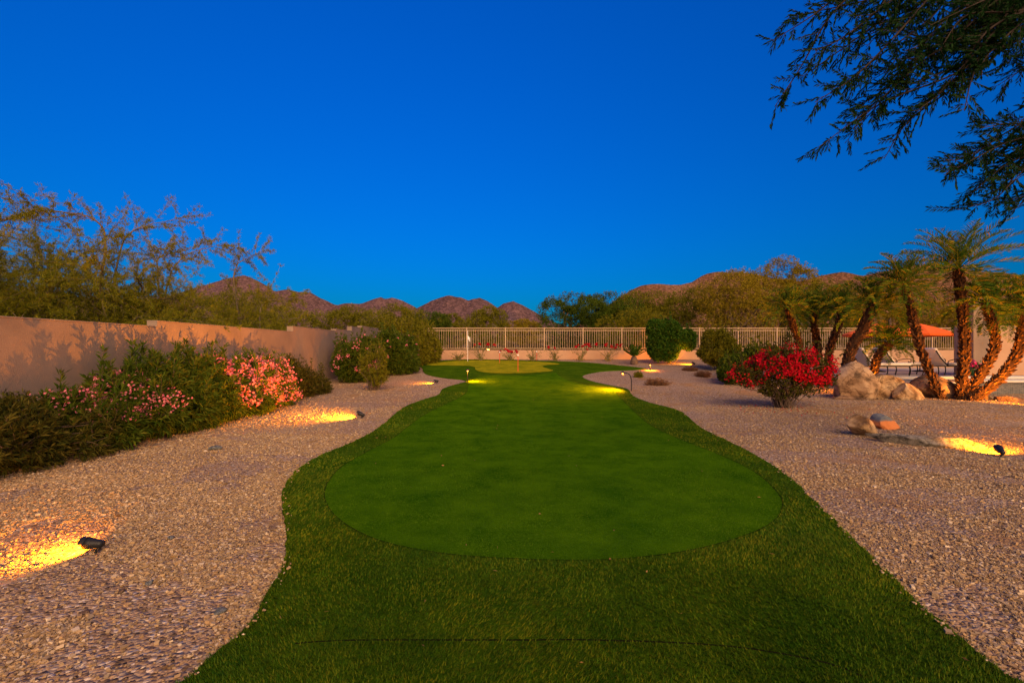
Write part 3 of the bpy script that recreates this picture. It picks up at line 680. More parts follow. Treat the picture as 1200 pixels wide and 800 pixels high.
# ------------------------------------------------------------------ plants along the fence
for k, (px, tw, th, nf, yel) in enumerate([(538, 26, 12, 0, 0), (563, 40, 22, 5, 0), (598, 36, 14, 9, 0), (624, 20, 14, 0, 0), (650, 26, 17, 2, 0), (681, 44, 20, 9, 0), (712, 36, 20, 7, 1)]):
    x, y = (px - CX) / F * 23.9, 23.9; z = g(x, y); s = 23.9 / F
    root = thing('bougainvillea', (x, y, z), ['bare twiggy plant at the left, below the fence behind the flag', 'sparse bougainvillea beside the glowing light, with one long raised shoot', 'low bougainvillea with a row of dark red blooms, right of the glowing light', 'small bare twiggy plant below the fence behind the nearest pin', 'bare upright plant with hardly a bloom, right of the pins', 'spreading bougainvillea with crimson blooms below the fence', 'yellowish bougainvillea nearest the little sago palm'][k], 'bougainvillea', 'small plants along the low wall')
    n = 16; st = MB(); lf = MB(); tips = []
    for i in range(n):
        a = rng.uniform(0, 2 * np.pi); w = abs(rng.uniform(.15, 1)) * tw * s / 2; h = rng.uniform(.45, 1) * th * s
        t = np.array([x + math.cos(a) * w, y + math.sin(a) * w * .5, z + h]); tips.append(t)
        P = bez([(x + rng.normal(0, .04), y, z), (x + (t[0] - x) * .35, y, z + h * .55), t], 4); st.tube(P, np.linspace(.014, .005, len(P)), 4, False)
        ii = rng.integers(2, len(P), 14); q = P[ii] + rng.normal(0, .03, (14, 3)); leaves(lf, q, rng.normal(size=(14, 3)), .06, .035)
    q = np.c_[rng.normal(x, .14, 60), rng.normal(y, .1, 60), z + np.abs(rng.normal(0, .14, 60))]; leaves(lf, q, rng.normal(size=(60, 3)) + [0, 0, 1], .09, .04)
    st.build('stems', M_bark_pale, root); lf.build('foliage', M_gold if yel else M_olive, root)
    if nf:
        tips = np.array(sorted(tips, key=lambda t: -t[2])[:nf]); 
        for q in tips: f = MB(); flowers(f, q[None], 10, .05, .03); f.build('bloom_cluster', M_crim, root)
def sago():
    x, y = gp(743, 427); z = g(x, y); root = thing('sago_palm', (x, y, z), 'small dark green sago palm with stubby trunk against the low wall', 'sago palm')
    t = MB(); t.lathe([(.16, -.03), (.19, .08), (.17, .22), (.13, .36), (.05, .42)], 12, (x, y, z)); t.build('trunk', M_wood, root, smooth=True)
    f = MB()
    for i in range(34):
        a = i * 2.4; e = R(35 + 45 * (i % 7) / 7); L = .72
        u = np.linspace(0, 1, 8)[:, None]; d = np.array([math.cos(a) * math.cos(e), math.sin(a) * math.cos(e), math.sin(e)])
        P = np.array([x, y, z + .36]) + d * u * L; P[:, 2] += (-.12 * u ** 2)[:, 0]
        f.tube(P, .008, 3, False)
        for k in range(2):
            q = P[0] + (P[-1] - P[0]) * rng.uniform(.2, 1, (26, 1)); sd_ = nrm(np.cross(d, [0, 0, 1])) * (1 if k else -1)
            leaves(f, q, sd_ + d * .9 + np.array([0, 0, .3]), .13, .022, 0)
    f.build('fronds', M_hedge, root)
sago()

# ------------------------------------------------------------------ right side shrubs
D = 22.3
def bl(px, py, rpx, rpy, D, ry=None):
    c = at(px, py, D); return (c[0], c[1], c[2], rpx / F * D, ry or rpx / F * D, rpy / F * D)
shrub('hedge_bush', 'tall clipped dark green bush with a straight left side, hiding the fence', 'bush',
      [bl(769, 386, 11, 13, 22.6), bl(771, 404, 13, 18, 22.6), bl(784, 390, 14, 16, 22.6), bl(783, 410, 12, 13, 22.6), bl(795, 396, 13, 13, 22.9), bl(806, 398, 9, 13, 22.9)], 7500, 7, .09, .05, M_hedge, None, shoots=18, spread=55, stemn=12)
shrub('shrub', 'loose olive bush standing right of the clipped hedge bush, before the fence', 'bush',
      [bl(840, 400, 17, 15, 20.5), bl(853, 408, 14, 14, 20.5), bl(830, 412, 12, 10, 20.5), bl(838, 419, 14, 9, 20)], 4600, 7, .09, .04, M_olive, None, shoots=30, spread=55, shl=1.8, gs=3.2, gap=.43, stemn=20)
shrub('shrub', 'broad leafy green bush behind the crimson bougainvillea, on its left', 'bush',
      [bl(868, 428, 22, 14, 16.5), bl(888, 420, 18, 13, 16.5), bl(856, 437, 14, 11, 16.), bl(905, 416, 15, 10, 17)], 4200, 8, .11, .045, M_deep, None, shoots=30, spread=55, stemn=20)
bb = gp(918, 478)
shrub('bougainvillea', 'big crimson bougainvillea mounding out of the gravel beside the biggest boulder', 'bougainvillea',
      [(bb[0] - .25, bb[1], .95, .62, .55, .45), (bb[0] + .35, bb[1], 1.0, .72, .55, .48), (bb[0] - .75, bb[1], .82, .48, .4, .30), (bb[0] + .9, bb[1] + .1, .80, .45, .42, .36), (bb[0], bb[1], .62, .7, .55, .38), (bb[0] + .1, bb[1], 1.2, .6, .45, .32)],
      3000, 6, .055, .034, M_dark, None, (560, 8, .025, M_crim, lambda P: (P[:, 2] > .74 + .7 * (fbm(P * 2.5, 2) - .5)) & (fbm(P * 4.1 + 8, 2) > .45)), shoots=45, shl=1.1, spread=60, stemn=70, base=bb, gap=.36, gs=3.5, floor=.12, droop=.1)
for k, (px, py, w, h, mt_, lb) in enumerate([(748, 442, 11, 7, M_olive, 'small olive tuft behind the bent path light'), (770, 451, 30, 8, M_dry, 'flat reddish dried plant in the middle of the right gravel'), (823, 441, 20, 7, M_dry, 'dark dried clump left of the leafy green bush'), (808, 434, 18, 5, M_dry, 'low dried clump at the foot of the olive bush')]):
    x, y = gp(px, py); c = (x, y, g(x, y) + h / F * y * .35)
    shrub('ground_plant', lb, 'plant', [(x, y, c[2], w / 2 / F * y, w / 2.4 / F * y, h / F * y * .65)], 380, 5, .07, .02, mt_, 'small plants in the right gravel', spread=45, stemn=14, up=1.0, lo=.2, sr=.006, floor=0.)

q = np.c_[rng.normal(bb[0], .8, 130), rng.normal(bb[1] - .1, .55, 130)]; fp_ = MB(); leaves(fp_, np.c_[q, ground(q[:, 0], q[:, 1]) + .02], rng.normal(size=(130, 3)) * [1, 1, .2], .035, .025, .02)
props(fp_.build('fallen_petals', M_crim), 'crimson petals dropped on the gravel under the bougainvillea', 'petals', kind='stuff')
# ------------------------------------------------------------------ trees beyond the walls
def limb(mb, p, d, L, r, depth, tips, wig=.25, upw=.1, split=(2, 3), thin=.62):
    n = 6; P = [p]; dd = nrm(np.array(d, float))
    for i in range(n):
        dd = nrm(dd + rng.normal(0, wig * .4, 3) + np.array([0, 0, upw * .2])); P.append(P[-1] + dd * L / n)
    P = np.array(P); mb.tube(P, np.linspace(r, r * thin, len(P)), 5 if r < .03 else 7, False)
    if depth == 0:
        for q in range(2, n + 1): tips.append((P[q], dd))
        return
    for k in range(random.choice(split)):
        a = nrm(dd + rng.normal(0, .55, 3)); limb(mb, P[-1] if k < 2 else P[3], a, L * rng.uniform(.6, .85), r * thin, depth - 1, tips, wig, upw, split, thin)
def tree(name, label, px, topy, wpx, D, lm, n=9000, k=5, L=.09, W=.03, airy=False, grp='trees beyond the walls', basez=None, cat='tree', bark=None, gap=.40, boty=392):
    s = D / F; x = (px - CX) * s; z0 = g(x, D); top = EYE + (HY - topy) * s; H = top - z0; w = wpx * s / 2
    root = thing(name, (x, D, z0), label, cat, grp); tr = MB(); tips = []
    trunks = 3 if airy else 2
    for t in range(trunks):
        a = rng.uniform(0, 2 * np.pi); d = np.array([math.cos(a) * .6, math.sin(a) * .4, 1.])
        limb(tr, np.array([x + rng.normal(0, .1), D, z0 - .1]), d, H * .30, .035 * H * (.6 if airy else 1), 3 if airy else 2, tips, .4 if airy else .3, -.02)
    tr.build('trunk', bark or M_wood, root, smooth=True)
    T = np.array([q[0] for q in tips]); 
    m = MB()
    if airy:
        # fit tips into the crown envelope, hang fine leaf sprays on them
        c = T.mean(0)
        sel = T[rng.integers(0, len(T), n)] + rng.normal(0, .16, (n, 3))
        whorls(m, sel, rng.normal(size=(n, 3)) + [0, 0, .3], k, L, W, 60, .12, .1)
    else:
        bl_ = []
        for i in range(14):
            a = rng.uniform(0, 2 * np.pi); rr = rng.uniform(0, .85); cz = rng.uniform(.30, .80)
            bl_.append((x + math.cos(a) * rr * w, D + math.sin(a) * rr * w * .6, z0 + H * cz, w * rng.uniform(.26, .46), w * rng.uniform(.26, .42), H * rng.uniform(.13, .22)))
        bl_ += [(x, D, z0 + H * .82, w * .45, w * .4, H * .17), (x - w * .5, D, z0 + H * .66, w * .5, w * .4, H * .22), (x + w * .5, D, z0 + H * .68, w * .5, w * .4, H * .22), (x, D, z0 + H * .40, w * .98, w * .6, H * .36)]
        P, d = sample(bl_, n, lo=.6, gap=gap, gs=1.6, floor=z0 + .1); whorls(m, P, d, k, L, W, 55, .15, .1)
    m.build('crown', lm, root); return root
# airy palo verdes over the left wall are grown branch by branch
def palo(px, topy, wpx, D, label, n, basepx=None, seed=0, lean=0.):
    s = D / F; x = (px - CX) * s; z0 = g(x, D); top = EYE + (HY - topy) * s; H = top - z0; w = wpx * s / 2
    root = thing('palo_verde', (x, D, z0), label, 'palo verde tree', 'palo verde trees beyond the left wall'); tr = MB(); lf = MB()
    ends = []
    for i in range(n):
        u = rng.uniform(-1.15, 1.15); hgt = top - (abs(u) ** 1.3) * H * .5 * rng.uniform(.8, 1.2) - rng.uniform(.05, .5) * H
        if abs(u) < .3: hgt = top - rng.uniform(.12, .5) * H
        if i == 0: u = .05; hgt = top
        ends.append(np.array([x + u * w, D + rng.uniform(-.7, .7) * w, max(hgt, z0 + H * .35)]))
    for e in ends:
        e[0] = min(e[0], -7.6 - rng.random() * .5)
        b = np.array([x + rng.normal(0, .15), D + rng.normal(0, .15), z0])
        side = (e - b) * np.array([1, 1, 0])
        if e is ends[0]: b = b + [-.55 * w, 0, 0]; side = (e - b) * np.array([1, 1, 0])
        P = bez([b, b + side * .50 + [0, 0, (e[2] - z0) * .34] + rng.normal(0, .3, 3) * [1, 1, .5], b + side * .78 + [0, 0, (e[2] - z0) * .80] + rng.normal(0, .38, 3) * [1, 1, .4], e + side * .35 - [0, 0, .07 * H]], 9)
        P[:, :] += np.cumsum(rng.normal(0, .02, P.shape), 0) * np.linspace(0, 1, len(P))[:, None]
        tr.tube(P, np.linspace(.030 + .004 * H, .005, len(P)), 5, False)
        for i in range(9, len(P)):
            if P[i, 0] > -7.9: continue
            for q in range(2):
                tdir = nrm(nrm(P[i] - P[i - 1]) * .7 + rng.normal(0, .75, 3) + [0, 0, .1]); Lt = rng.uniform(.35, .95) * (.75 + .3 * H / 4)
                u = np.linspace(0, 1, 7)[:, None]; cv = rng.normal(0, .22, 3); T = P[i] + tdir * u * Lt + cv * u ** 2 * Lt
                tr.tube(T, np.linspace(.007, .002, 7), 3, False)
                for t2 in range(2, 7):
                    m = 4; bd = nrm(tdir + rng.normal(0, .8, (m, 3)))
                    # small spray: short twig of fine leaves
                    whorls(lf, np.repeat(T[t2][None], m, 0) + bd * .10, bd, 8, .085, .012, 40, .16, .0)
    tr.build('branches', M_bark_pale, root, smooth=True); lf.build('leaves', M_palo, root)
palo(-30, 226, 150, 9.5, 'palo verde cut by the left edge of the photo, above the grey wall end', 14)
palo(92, 212, 230, 12, 'tallest palo verde behind the left wall, its tip standing out against the sky', 26, lean=0.05)
palo(190, 262, 180, 13, 'arching palo verde behind the small step of the left wall', 22, lean=.1)
palo(280, 282, 150, 16, 'thin low palo verde behind the orange lit wall, with a few sprays in the sky', 16, lean=.3)
for (px, ty, w, D, mt_, n, lb) in [(10, 335, 190, 17, M_olive, 9000, 'olive thicket behind the left wall at the photo edge'), (120, 338, 170, 18, M_olive, 9000, 'olive thicket behind the tallest palo verde'), (215, 338, 150, 19, M_olive, 9000, 'olive thicket left of the bare mountain gap'), (285, 335, 130, 20, M_olive, 9000, 'feathery olive bush in front of the far purple mountain'),
        (330, 357, 80, 24, M_olive, 6000, 'lower olive bush behind the second wall step'), (412, 356, 84, 29, M_olive, 7000, 'broad olive bush above the far wall steps'), (462, 355, 84, 31, M_olive, 7000, 'greenish tree above the corner where wall and fence meet'), (500, 362, 60, 36, M_deep, 7000, 'dark green tree left of the flag, behind the fence'), (530, 366, 44, 42, M_olive, 5000, 'grey green bush right behind the flag'),
        (572, 357, 48, 48, M_olive, 7000, 'round olive tree below the middle peak'), (613, 373, 44, 52, M_gold, 4500, 'small golden bush between the round tree and the dark tree'),
        (668, 341, 76, 36, M_deep, 11000, 'dark dense tree right of the far peak'), (714, 340, 80, 34, M_deep, 11000, 'second dark dense tree, joined to the first on its right'), (768, 340, 110, 38, M_olive, 13000, 'olive tree above the clipped hedge bush'), (822, 334, 90, 36, M_olive, 9000, 'olive tree between the hedge bush and the golden palo verdes'),
        (868, 314, 110, 33, M_gold, 12000, 'golden palo verde in front of the right hill'), (918, 298, 84, 34, M_gold, 12000, 'tallest golden palo verde with a feathery top'), (965, 325, 80, 32, M_olive, 9000, 'olive tree behind the leftmost palms'), (1030, 336, 80, 31, M_gold, 9000, 'golden tree behind the leaning palm'), (1095, 350, 80, 31, M_gold, 9000, 'golden bush above the orange umbrellas'), (1165, 345, 90, 33, M_olive, 8000, 'olive tree behind the stucco pier'), (740, 360, 80, 30, M_olive, 6000, 'low olive bush just behind the fence, left of the hedge bush')]:
    tree('desert_tree', lb, px, ty, w, D, mt_, n, 5, .10 * D / 28 + .03, .028 * D / 28 + .004)
# scrub on the desert floor seen through the pickets
M_scrub = leafmat('scrub', [(.05, .045, .015), (.12, .085, .035), (.20, .13, .06)], .2)
cnt = 0
sb = MB()
for i in range(520):
    y = rng.uniform(26.5, 75); x = rng.uniform(-.55, .95) * y; z = g(x, y); r = rng.uniform(.25, .7)
    nn = 90; u = nrm(rng.normal(size=(nn, 3))); u[:, 2] = abs(u[:, 2]); P = np.array([x, y, z]) + u * r * rng.uniform(.5, 1, (nn, 1)) * [1, 1, .8]
    whorls(sb, P, u + [0, 0, .6], 4, .16, .035, 40, .1)
props(sb.build('scrub', M_scrub), 'dry low scrub covering the desert floor beyond the fence', 'scrub', kind='stuff')

# ------------------------------------------------------------------ palms
M_boot = leafmat('palm_boots', [(.02, .011, .007), (.075, .036, .018), (.16, .075, .03), (.035, .018, .010), (.10, .05, .022)], 0, .9)
def palm(pts, D, label, r=.115, fl=1.45, nf=44, Dtop=None, emin=-42, seed=0):
    """pts: photo pixels of the trunk from foot to crown, at depth D"""
    P0 = np.array([at(px, py, D + (0 if Dtop is None else (Dtop - D) * i / (len(pts) - 1))) for i, (px, py) in enumerate(pts)])
    P0[0, 2] = min(P0[0, 2], g(P0[0, 0], P0[0, 1]) - .03)
    root = thing('palm', P0[0], label, 'palm tree', 'date palms beside the pool')
    P = bez(P0, 10); m = len(P); rr = np.linspace(r * 1.0, r * 1.05, m) * (1 + .06 * np.sin(np.arange(m) * 2.1)); tr = MB(); tr.tube(P, rr * .74, 10); r = r * .74
    # old leaf bases wrapped round the trunk
    seg = np.r_[0, np.cumsum(np.linalg.norm(np.diff(P, axis=0), axis=1))]; Lt = seg[-1]; nb = int(Lt * 135)
    s = np.linspace(0.02, Lt, nb); c = np.stack([np.interp(s, seg, P[:, i]) for i in range(3)], -1); t = nrm(np.gradient(c, axis=0))
    a = np.arange(nb) * 2.39996 + rng.normal(0, .35, nb); u = nrm(np.cross(t, np.array([[.3, 1., .05]]))); v = np.cross(t, u)
    o = u * np.cos(a)[:, None] + v * np.sin(a)[:, None]; sd_ = np.cross(t, o)
    w = .026; h = .085 * rng.uniform(.6, 1.4, (nb, 1)); k = rng.uniform(.25, .9, (nb, 1))
    b = c + o * (r * .9)
    V = np.stack([b - sd_ * w, b + sd_ * w, b + o * .02 + t * h * .5 + sd_ * w * .6 + o * h * k * .5, b + t * h + o * h * k, b + o * .02 + t * h * .5 - sd_ * w * .6 + o * h * k * .5, b + t * h * .9 - o * .0], 1).reshape(-1, 3)
    i6 = (np.arange(nb) * 6)[:, None]
    tr.add(V, [i6 + np.array([[0, 1, 2]]), i6 + np.array([[0, 2, 4]]), i6 + np.array([[4, 2, 3]]), i6 + np.array([[1, 5, 2]]), i6 + np.array([[2, 5, 3]]), i6 + np.array([[0, 4, 5]]), i6 + np.array([[4, 3, 5]])])
    tr.build('trunk', M_boot, root)
    fr = MB(); top = P[-1]; ax = nrm((P[-1] - P[-4])[None])[0]
    for i in range(nf):
        f = i / (nf - 1); e = R(84 - (84 - emin) * f ** 1.15 + rng.normal(0, 5)); az = i * 2.39996 + rng.normal(0, .15); L = fl * rng.uniform(.8, 1.1) * (.75 + .25 * min(1, f * 3))
        h0 = np.array([math.cos(az), math.sin(az), 0]); n = 14; q = top + ax * .05; pts_ = [q]; ee = e
        for s_ in range(n):
            d = h0 * math.cos(ee) + np.array([0, 0, math.sin(ee)]) + ax * .12; q = q + nrm(d[None])[0] * L / n; pts_.append(q); ee -= R((55 + 35 * rng.random()) / n) * (.35 + 1.2 * s_ / n)
        Q = np.array(pts_); fr.tube(Q, np.linspace(.011, .002, n + 1), 4, False)
        seg_ = np.linspace(0, n, 1); K = 30; uu = np.repeat(np.linspace(.16, .99, K), 2); c_ = np.stack([np.interp(uu * n, np.arange(n + 1), Q[:, j]) for j in range(3)], -1)
        tt = nrm(np.stack([np.interp(uu * n, np.arange(n + 1), np.gradient(Q[:, j])) for j in range(3)], -1)); side = nrm(np.cross(tt, [[0, 0, 1.]])); sg = np.tile([1, -1], K)[:, None]
        upv = np.cross(side, tt); ld = tt * .75 + side * sg * .8 + upv * .50 + rng.normal(0, .08, tt.shape)
        ll = (.25 * fl / 1.45) * np.sin(np.clip(uu * .93 + .12, 0, 1) * np.pi) ** .6 * rng.uniform(.8, 1.1, 2 * K)
        leaves(fr, c_, ld, ll + .05, .024, .06)
    fr.build('fronds', M_palm, root)
palm([(940, 425), (936, 402), (929, 380), (924, 362)], 16.5, 'leftmost palm, just behind the crimson bougainvillea', .12, 1.2, 38)
palm([(961, 425), (958, 404), (954, 382), (955, 364)], 16.8, 'second palm from the left, straight and short before the fence', .13, 1.2, 36)
palm([(966, 428), (973, 408), (982, 382), (988, 362)], 15.8, 'third palm from the left, leaning slightly right', .13, 1.2, 38)
palm([(986, 430), (997, 410), (1010, 388), (1024, 358)], 13.6, 'thick palm leaning right behind the biggest boulder, its trunk lit orange', .17, 1.35, 42)
palm([(1018, 438), (1028, 420), (1040, 404)], 14.2, 'low young palm in front of the first lounger', .12, .95, 34, emin=-35)
palm([(1106, 473), (1092, 443), (1078, 405), (1069, 368), (1060, 334)], 12.8, 'slim palm bending left out of the palm clump', .10, 1.2, 38)
palm([(1124, 474), (1128, 440), (1131, 402), (1127, 355), (1123, 318)], 12.7, 'tallest palm, upright in the middle of the clump', .135, 1.75, 46, emin=-36)
palm([(1128, 473), (1145, 445), (1163, 415), (1166, 392), (1156, 357)], 12.6, 'S-curved palm right of the tallest one', .12, 1.2, 38)
palm([(1131, 475), (1160, 453), (1186, 425), (1197, 395), (1199, 362)], 12.4, 'rightmost palm, its foot sweeping low to the photo edge', .13, 1.3, 38)

# ------------------------------------------------------------------ boulders and rocks
def rockm(name, a, b, c, s=3):
    m = noisy(name, tuple(q * .55 for q in a), b, s, 0, c3=c, rough=.9, detail=10)
    bump(m, noise(m, s * 3, 12, .78), .10); e = [n for n in m.node_tree.nodes if n.type == 'VALTORGB'][0].color_ramp.elements
    e[0].position = .38; e[1].position = .5; e[2].position = .60
    b = m.node_tree.nodes['Principled BSDF']; c0 = b.inputs['Base Color'].links[0].from_socket
    n = N(m, 'TexNoise'); n.inputs['Scale'].default_value = s * .9; n.inputs['Detail'].default_value = 5; n.inputs['Distortion'].default_value = 1.2; tc = N(m, 'TexCoord'); lk(m, tc.outputs['Object'], n.inputs['Vector'])
    ck = ramp(m, n.outputs['Fac'], [(.455, (1, 1, 1)), (.485, (.22, .18, .15)), (.515, (1, 1, 1))]); lk(m, mixc(m, .75, c0, ck, 'MULTIPLY'), b.inputs['Base Color'])
    return m
M_b1 = rockm('boulder_grey_tan', (.20, .13, .075), (.40, .27, .16), (.52, .38, .24))
M_b2 = rockm('boulder_cream', (.36, .20, .08), (.58, .38, .19), (.66, .48, .27))
M_b3 = rockm('boulder_brown', (.14, .085, .05), (.26, .16, .095), (.36, .23, .14))
M_b4 = rockm('boulder_rust', (.18, .08, .035), (.36, .18, .08), (.45, .26, .14))
M_slate = rockm('slate', (.24, .22, .18), (.38, .34, .27), (.46, .41, .33), 9)
def two_tone():
    m = mat('rust_and_blue_stone', rough=.85); tc = N(m, 'TexCoord'); sx = N(m, 'SeparateXYZ'); lk(m, tc.outputs['Object'], sx.inputs[0])
    ad = N(m, 'Math', operation='MULTIPLY_ADD'); lk(m, noise(m, 6, 4), ad.inputs[0]); ad.inputs[1].default_value = .10; lk(m, sx.outputs[2], ad.inputs[2])
    c = ramp(m, ad.outputs[0], [(.27, (.50, .17, .05)), (.30, (.15, .13, .12)), (.34, (.08, .11, .15))]); lk(m, c, m.node_tree.nodes['Principled BSDF'].inputs['Base Color']); bump(m, noise(m, 30, 8), .01); return m
def boulder(name, label, cx, cy, cz, sx, sy, sz, m, seed, cuts=7, rz=0., amp=.22, sub=5, group=None, cat='boulder', tilt=0.):
    bm = bmesh.new(); bmesh.ops.create_icosphere(bm, subdivisions=sub, radius=1); V = np.array([v.co[:] for v in bm.verts]); rs = np.random.default_rng(seed)
    for i in range(cuts + 8):
        n = nrm(rs.normal(size=(1, 3)))[0]; d = rs.uniform(.50, .82); h = V @ n - d; V = V - np.outer(np.clip(h, 0, None) * .97, n)
    V = V * (1 + amp * .5 * (fbm(V * 1.4 + seed, 4) - .5) * 2)[:, None] * (1 + .05 * (fbm(V * 6 + seed, 3) - .5))[:, None]
    for v, c in zip(bm.verts, V): v.co = c
    mb = MB(); mb.bm(bm); mb.xf(Matrix.Translation((cx, cy, cz)) @ Matrix.Rotation(rz, 4, 'Z') @ Matrix.Rotation(tilt, 4, 'Y') @ Matrix.Diagonal((sx, sy, sz, 1)))
    o = mb.build(name, m, smooth=True, loc=(cx, cy, cz - sz)); props(o, label, cat, group); return o
def bpx(x0, x1, y0, y1, D, label, m, seed, dy=.9, **k):
    s = D / F; c = at((x0 + x1) / 2, (y0 + y1) / 2, D); return boulder('boulder', label, c[0], c[1], c[2] - .05, (x1 - x0) / 2 * s * 1.3, (x1 - x0) / 2 * s * dy * 1.1, (y1 - y0) / 2 * s * 1.38, m, seed, group='boulders round the pool', **k)
bpx(980, 1023, 430, 470, 12.8, 'biggest grey tan boulder, next to the crimson bougainvillea', M_b1, 17, cuts=2)
bpx(982, 1030, 462, 476, 12.6, 'flat dark boulder lying under the biggest one', M_b3, 9, dy=.6)
bpx(1020, 1060, 440, 471, 13.0, 'cream boulder right of the biggest one, cracked across', M_b2, 26, cuts=3, tilt=-.2)
bpx(1046, 1079, 450, 471, 12.5, 'smooth golden boulder overlapping the cream one', M_b2, 33, cuts=1, tilt=.15)
bpx(1074, 1118, 442, 474, 13.3, 'rounded dark brown boulder behind the slim bending palm', M_b3, 30, cuts=2)
bpx(1018, 1036, 437, 449, 13.6, 'small dark boulder behind the cream one', M_b3, 41)
bpx(1148, 1165, 461, 478, 12.8, 'small golden boulder between the palm feet and the rust boulder', M_b2, 44)
bpx(1164, 1215, 461, 487, 12.3, 'long rust coloured boulder at the right edge', M_b4, 52, dy=.6, cuts=9)
bpx(1082, 1100, 466, 476, 12.6, 'small low boulder at the foot of the bending palm', M_b4, 63)
x, y = gp(1014, 511); s = y / F
boulder('rock', 'pale angular three lobed rock standing on the right gravel', x, y + .12, g(x, y) + .15, .34, .24, .30, M_b2, 71, cuts=12, amp=.35, cat='rock')
x, y = gp(1042, 503); boulder('rock', 'rust and blue grey stone behind the pale angular rock', x - .02, y + .1, g(x, y) + .10, .30, .18, .19, two_tone(), 83, cuts=12, cat='rock', rz=-.3, tilt=.25)
x, y = gp(1084, 522); boulder('rock', 'long flat grey slab tapering to the right across the gravel', x + .02, y + .06, g(x, y) + .07, .80, .18, .14, M_slate, 97, cuts=10, cat='rock', rz=-.42, tilt=.06)
M_s1 = rockm('loose_stone_blue', (.22, .24, .25), (.32, .35, .36), (.40, .42, .42), 20); M_s2 = rockm('loose_stone_tan', (.30, .16, .10), (.38, .24, .16), (.45, .32, .24), 20)
for k, (px, py, sx, m_, lb) in enumerate([(258, 718, .042, M_s1, 'flat blue grey stone in the near left gravel'), (175, 684, .034, M_s1, 'pointed blue white stone a step from the near spotlight'), (200, 631, .035, M_s1, 'grey stone behind the near spotlight'), (319, 620, .042, M_s2, 'round brown stone against the turf edge on bare soil'), (314, 656, .032, M_s2, 'small pale long stone at the turf edge'), (142, 694, .028, M_s2, 'tan stone beside the pointed blue white one'), (252, 527, .11, M_s1, 'flat pale stone in the gravel before the tall green oleander'), (100, 719, .03, M_s2, 'brown flat stone at the near left, below the light pool')]):
    x, y = gp(px, py); boulder('stone', lb, x, y, g(x, y) + sx * .3, sx, sx * .8, sx * .42, m_, 110 + k, sub=3, cat='stone', group='loose stones in the left gravel', rz=k)

# ------------------------------------------------------------------ pool terrace, right background
def pool():
    o = MB().box((20.8, 19.75, .32), (18.4, 10.2, .36)).build('pool_deck', M_deck, loc=(20.8, 19.75, 0)); props(o, kind='structure')
    r = thing('raised_pool', (15.5, 14.2, 0), 'raised pool with pale coping and dark tiled spillway behind the palm clump', 'pool')
    M_tile = mat('pool_tile', rough=.25); b = M_tile.node_tree.nodes['Principled BSDF']; br = N(M_tile, 'TexBrick'); br.inputs['Scale'].default_value = 9; br.offset = 0
    br.inputs['Color1'].default_value = (.05, .06, .07, 1); br.inputs['Color2'].default_value = (.15, .14, .13, 1); br.inputs['Mortar'].default_value = (.25, .23, .2, 1)
    tc = N(M_tile, 'TexCoord'); mp = N(M_tile, 'Mapping'); mp.inputs['Rotation'].default_value = (R(90), 0, 0); lk(M_tile, tc.outputs['Object'], mp.inputs[0]); lk(M_tile, mp.outputs[0], br.inputs[0]); lk(M_tile, br.outputs[0], b.inputs['Base Color'])
    w = MB(); w.box((15.9, 13.95, .12), (3.6, .16, .72)); w.build('spillway', M_tile, r)
    c = MB(); c.box((16.0, 13.98, .52), (4.2, .36, .07), bev=.015); c.box((15.0, 14.42, .60), (6.0, .30, .09), bev=.015); c.box((12.9, 14.1, .44), (1.5, .5, .12), bev=.02); c.build('coping', M_coping, r)
    M_w = mat('pool_water', (.03, .10, .16), .05, spec=.6); bump(M_w, noise(M_w, 9, 3), .01)
    MB().box((15.9, 14.21, .50), (3.5, .12, .06)).build('water', M_w, r)
pool()
def stucco_pier():
    r = thing('stucco_pier', (16.6, 16.3, .5), 'tall square stucco pier of the terrace, shaded front and orange lit side', 'pillar')
    MB().box((16.5, 16.3, 1.85), (.55, .6, 2.7), bev=.02).build('shaft', M_stucco, r); MB().box((16.5, 16.3, 3.24), (.68, .73, .12), bev=.015).build('cap', M_stucco, r)
    o = MB().box((20.5, 17.6, 1.45), (6.6, .25, 1.9), bev=.015).build('garden_wall', M_stucco2, loc=(20.5, 17.6, .5)); props(o, 'orange lit stucco wall right of the square pier', 'wall')
stucco_pier()
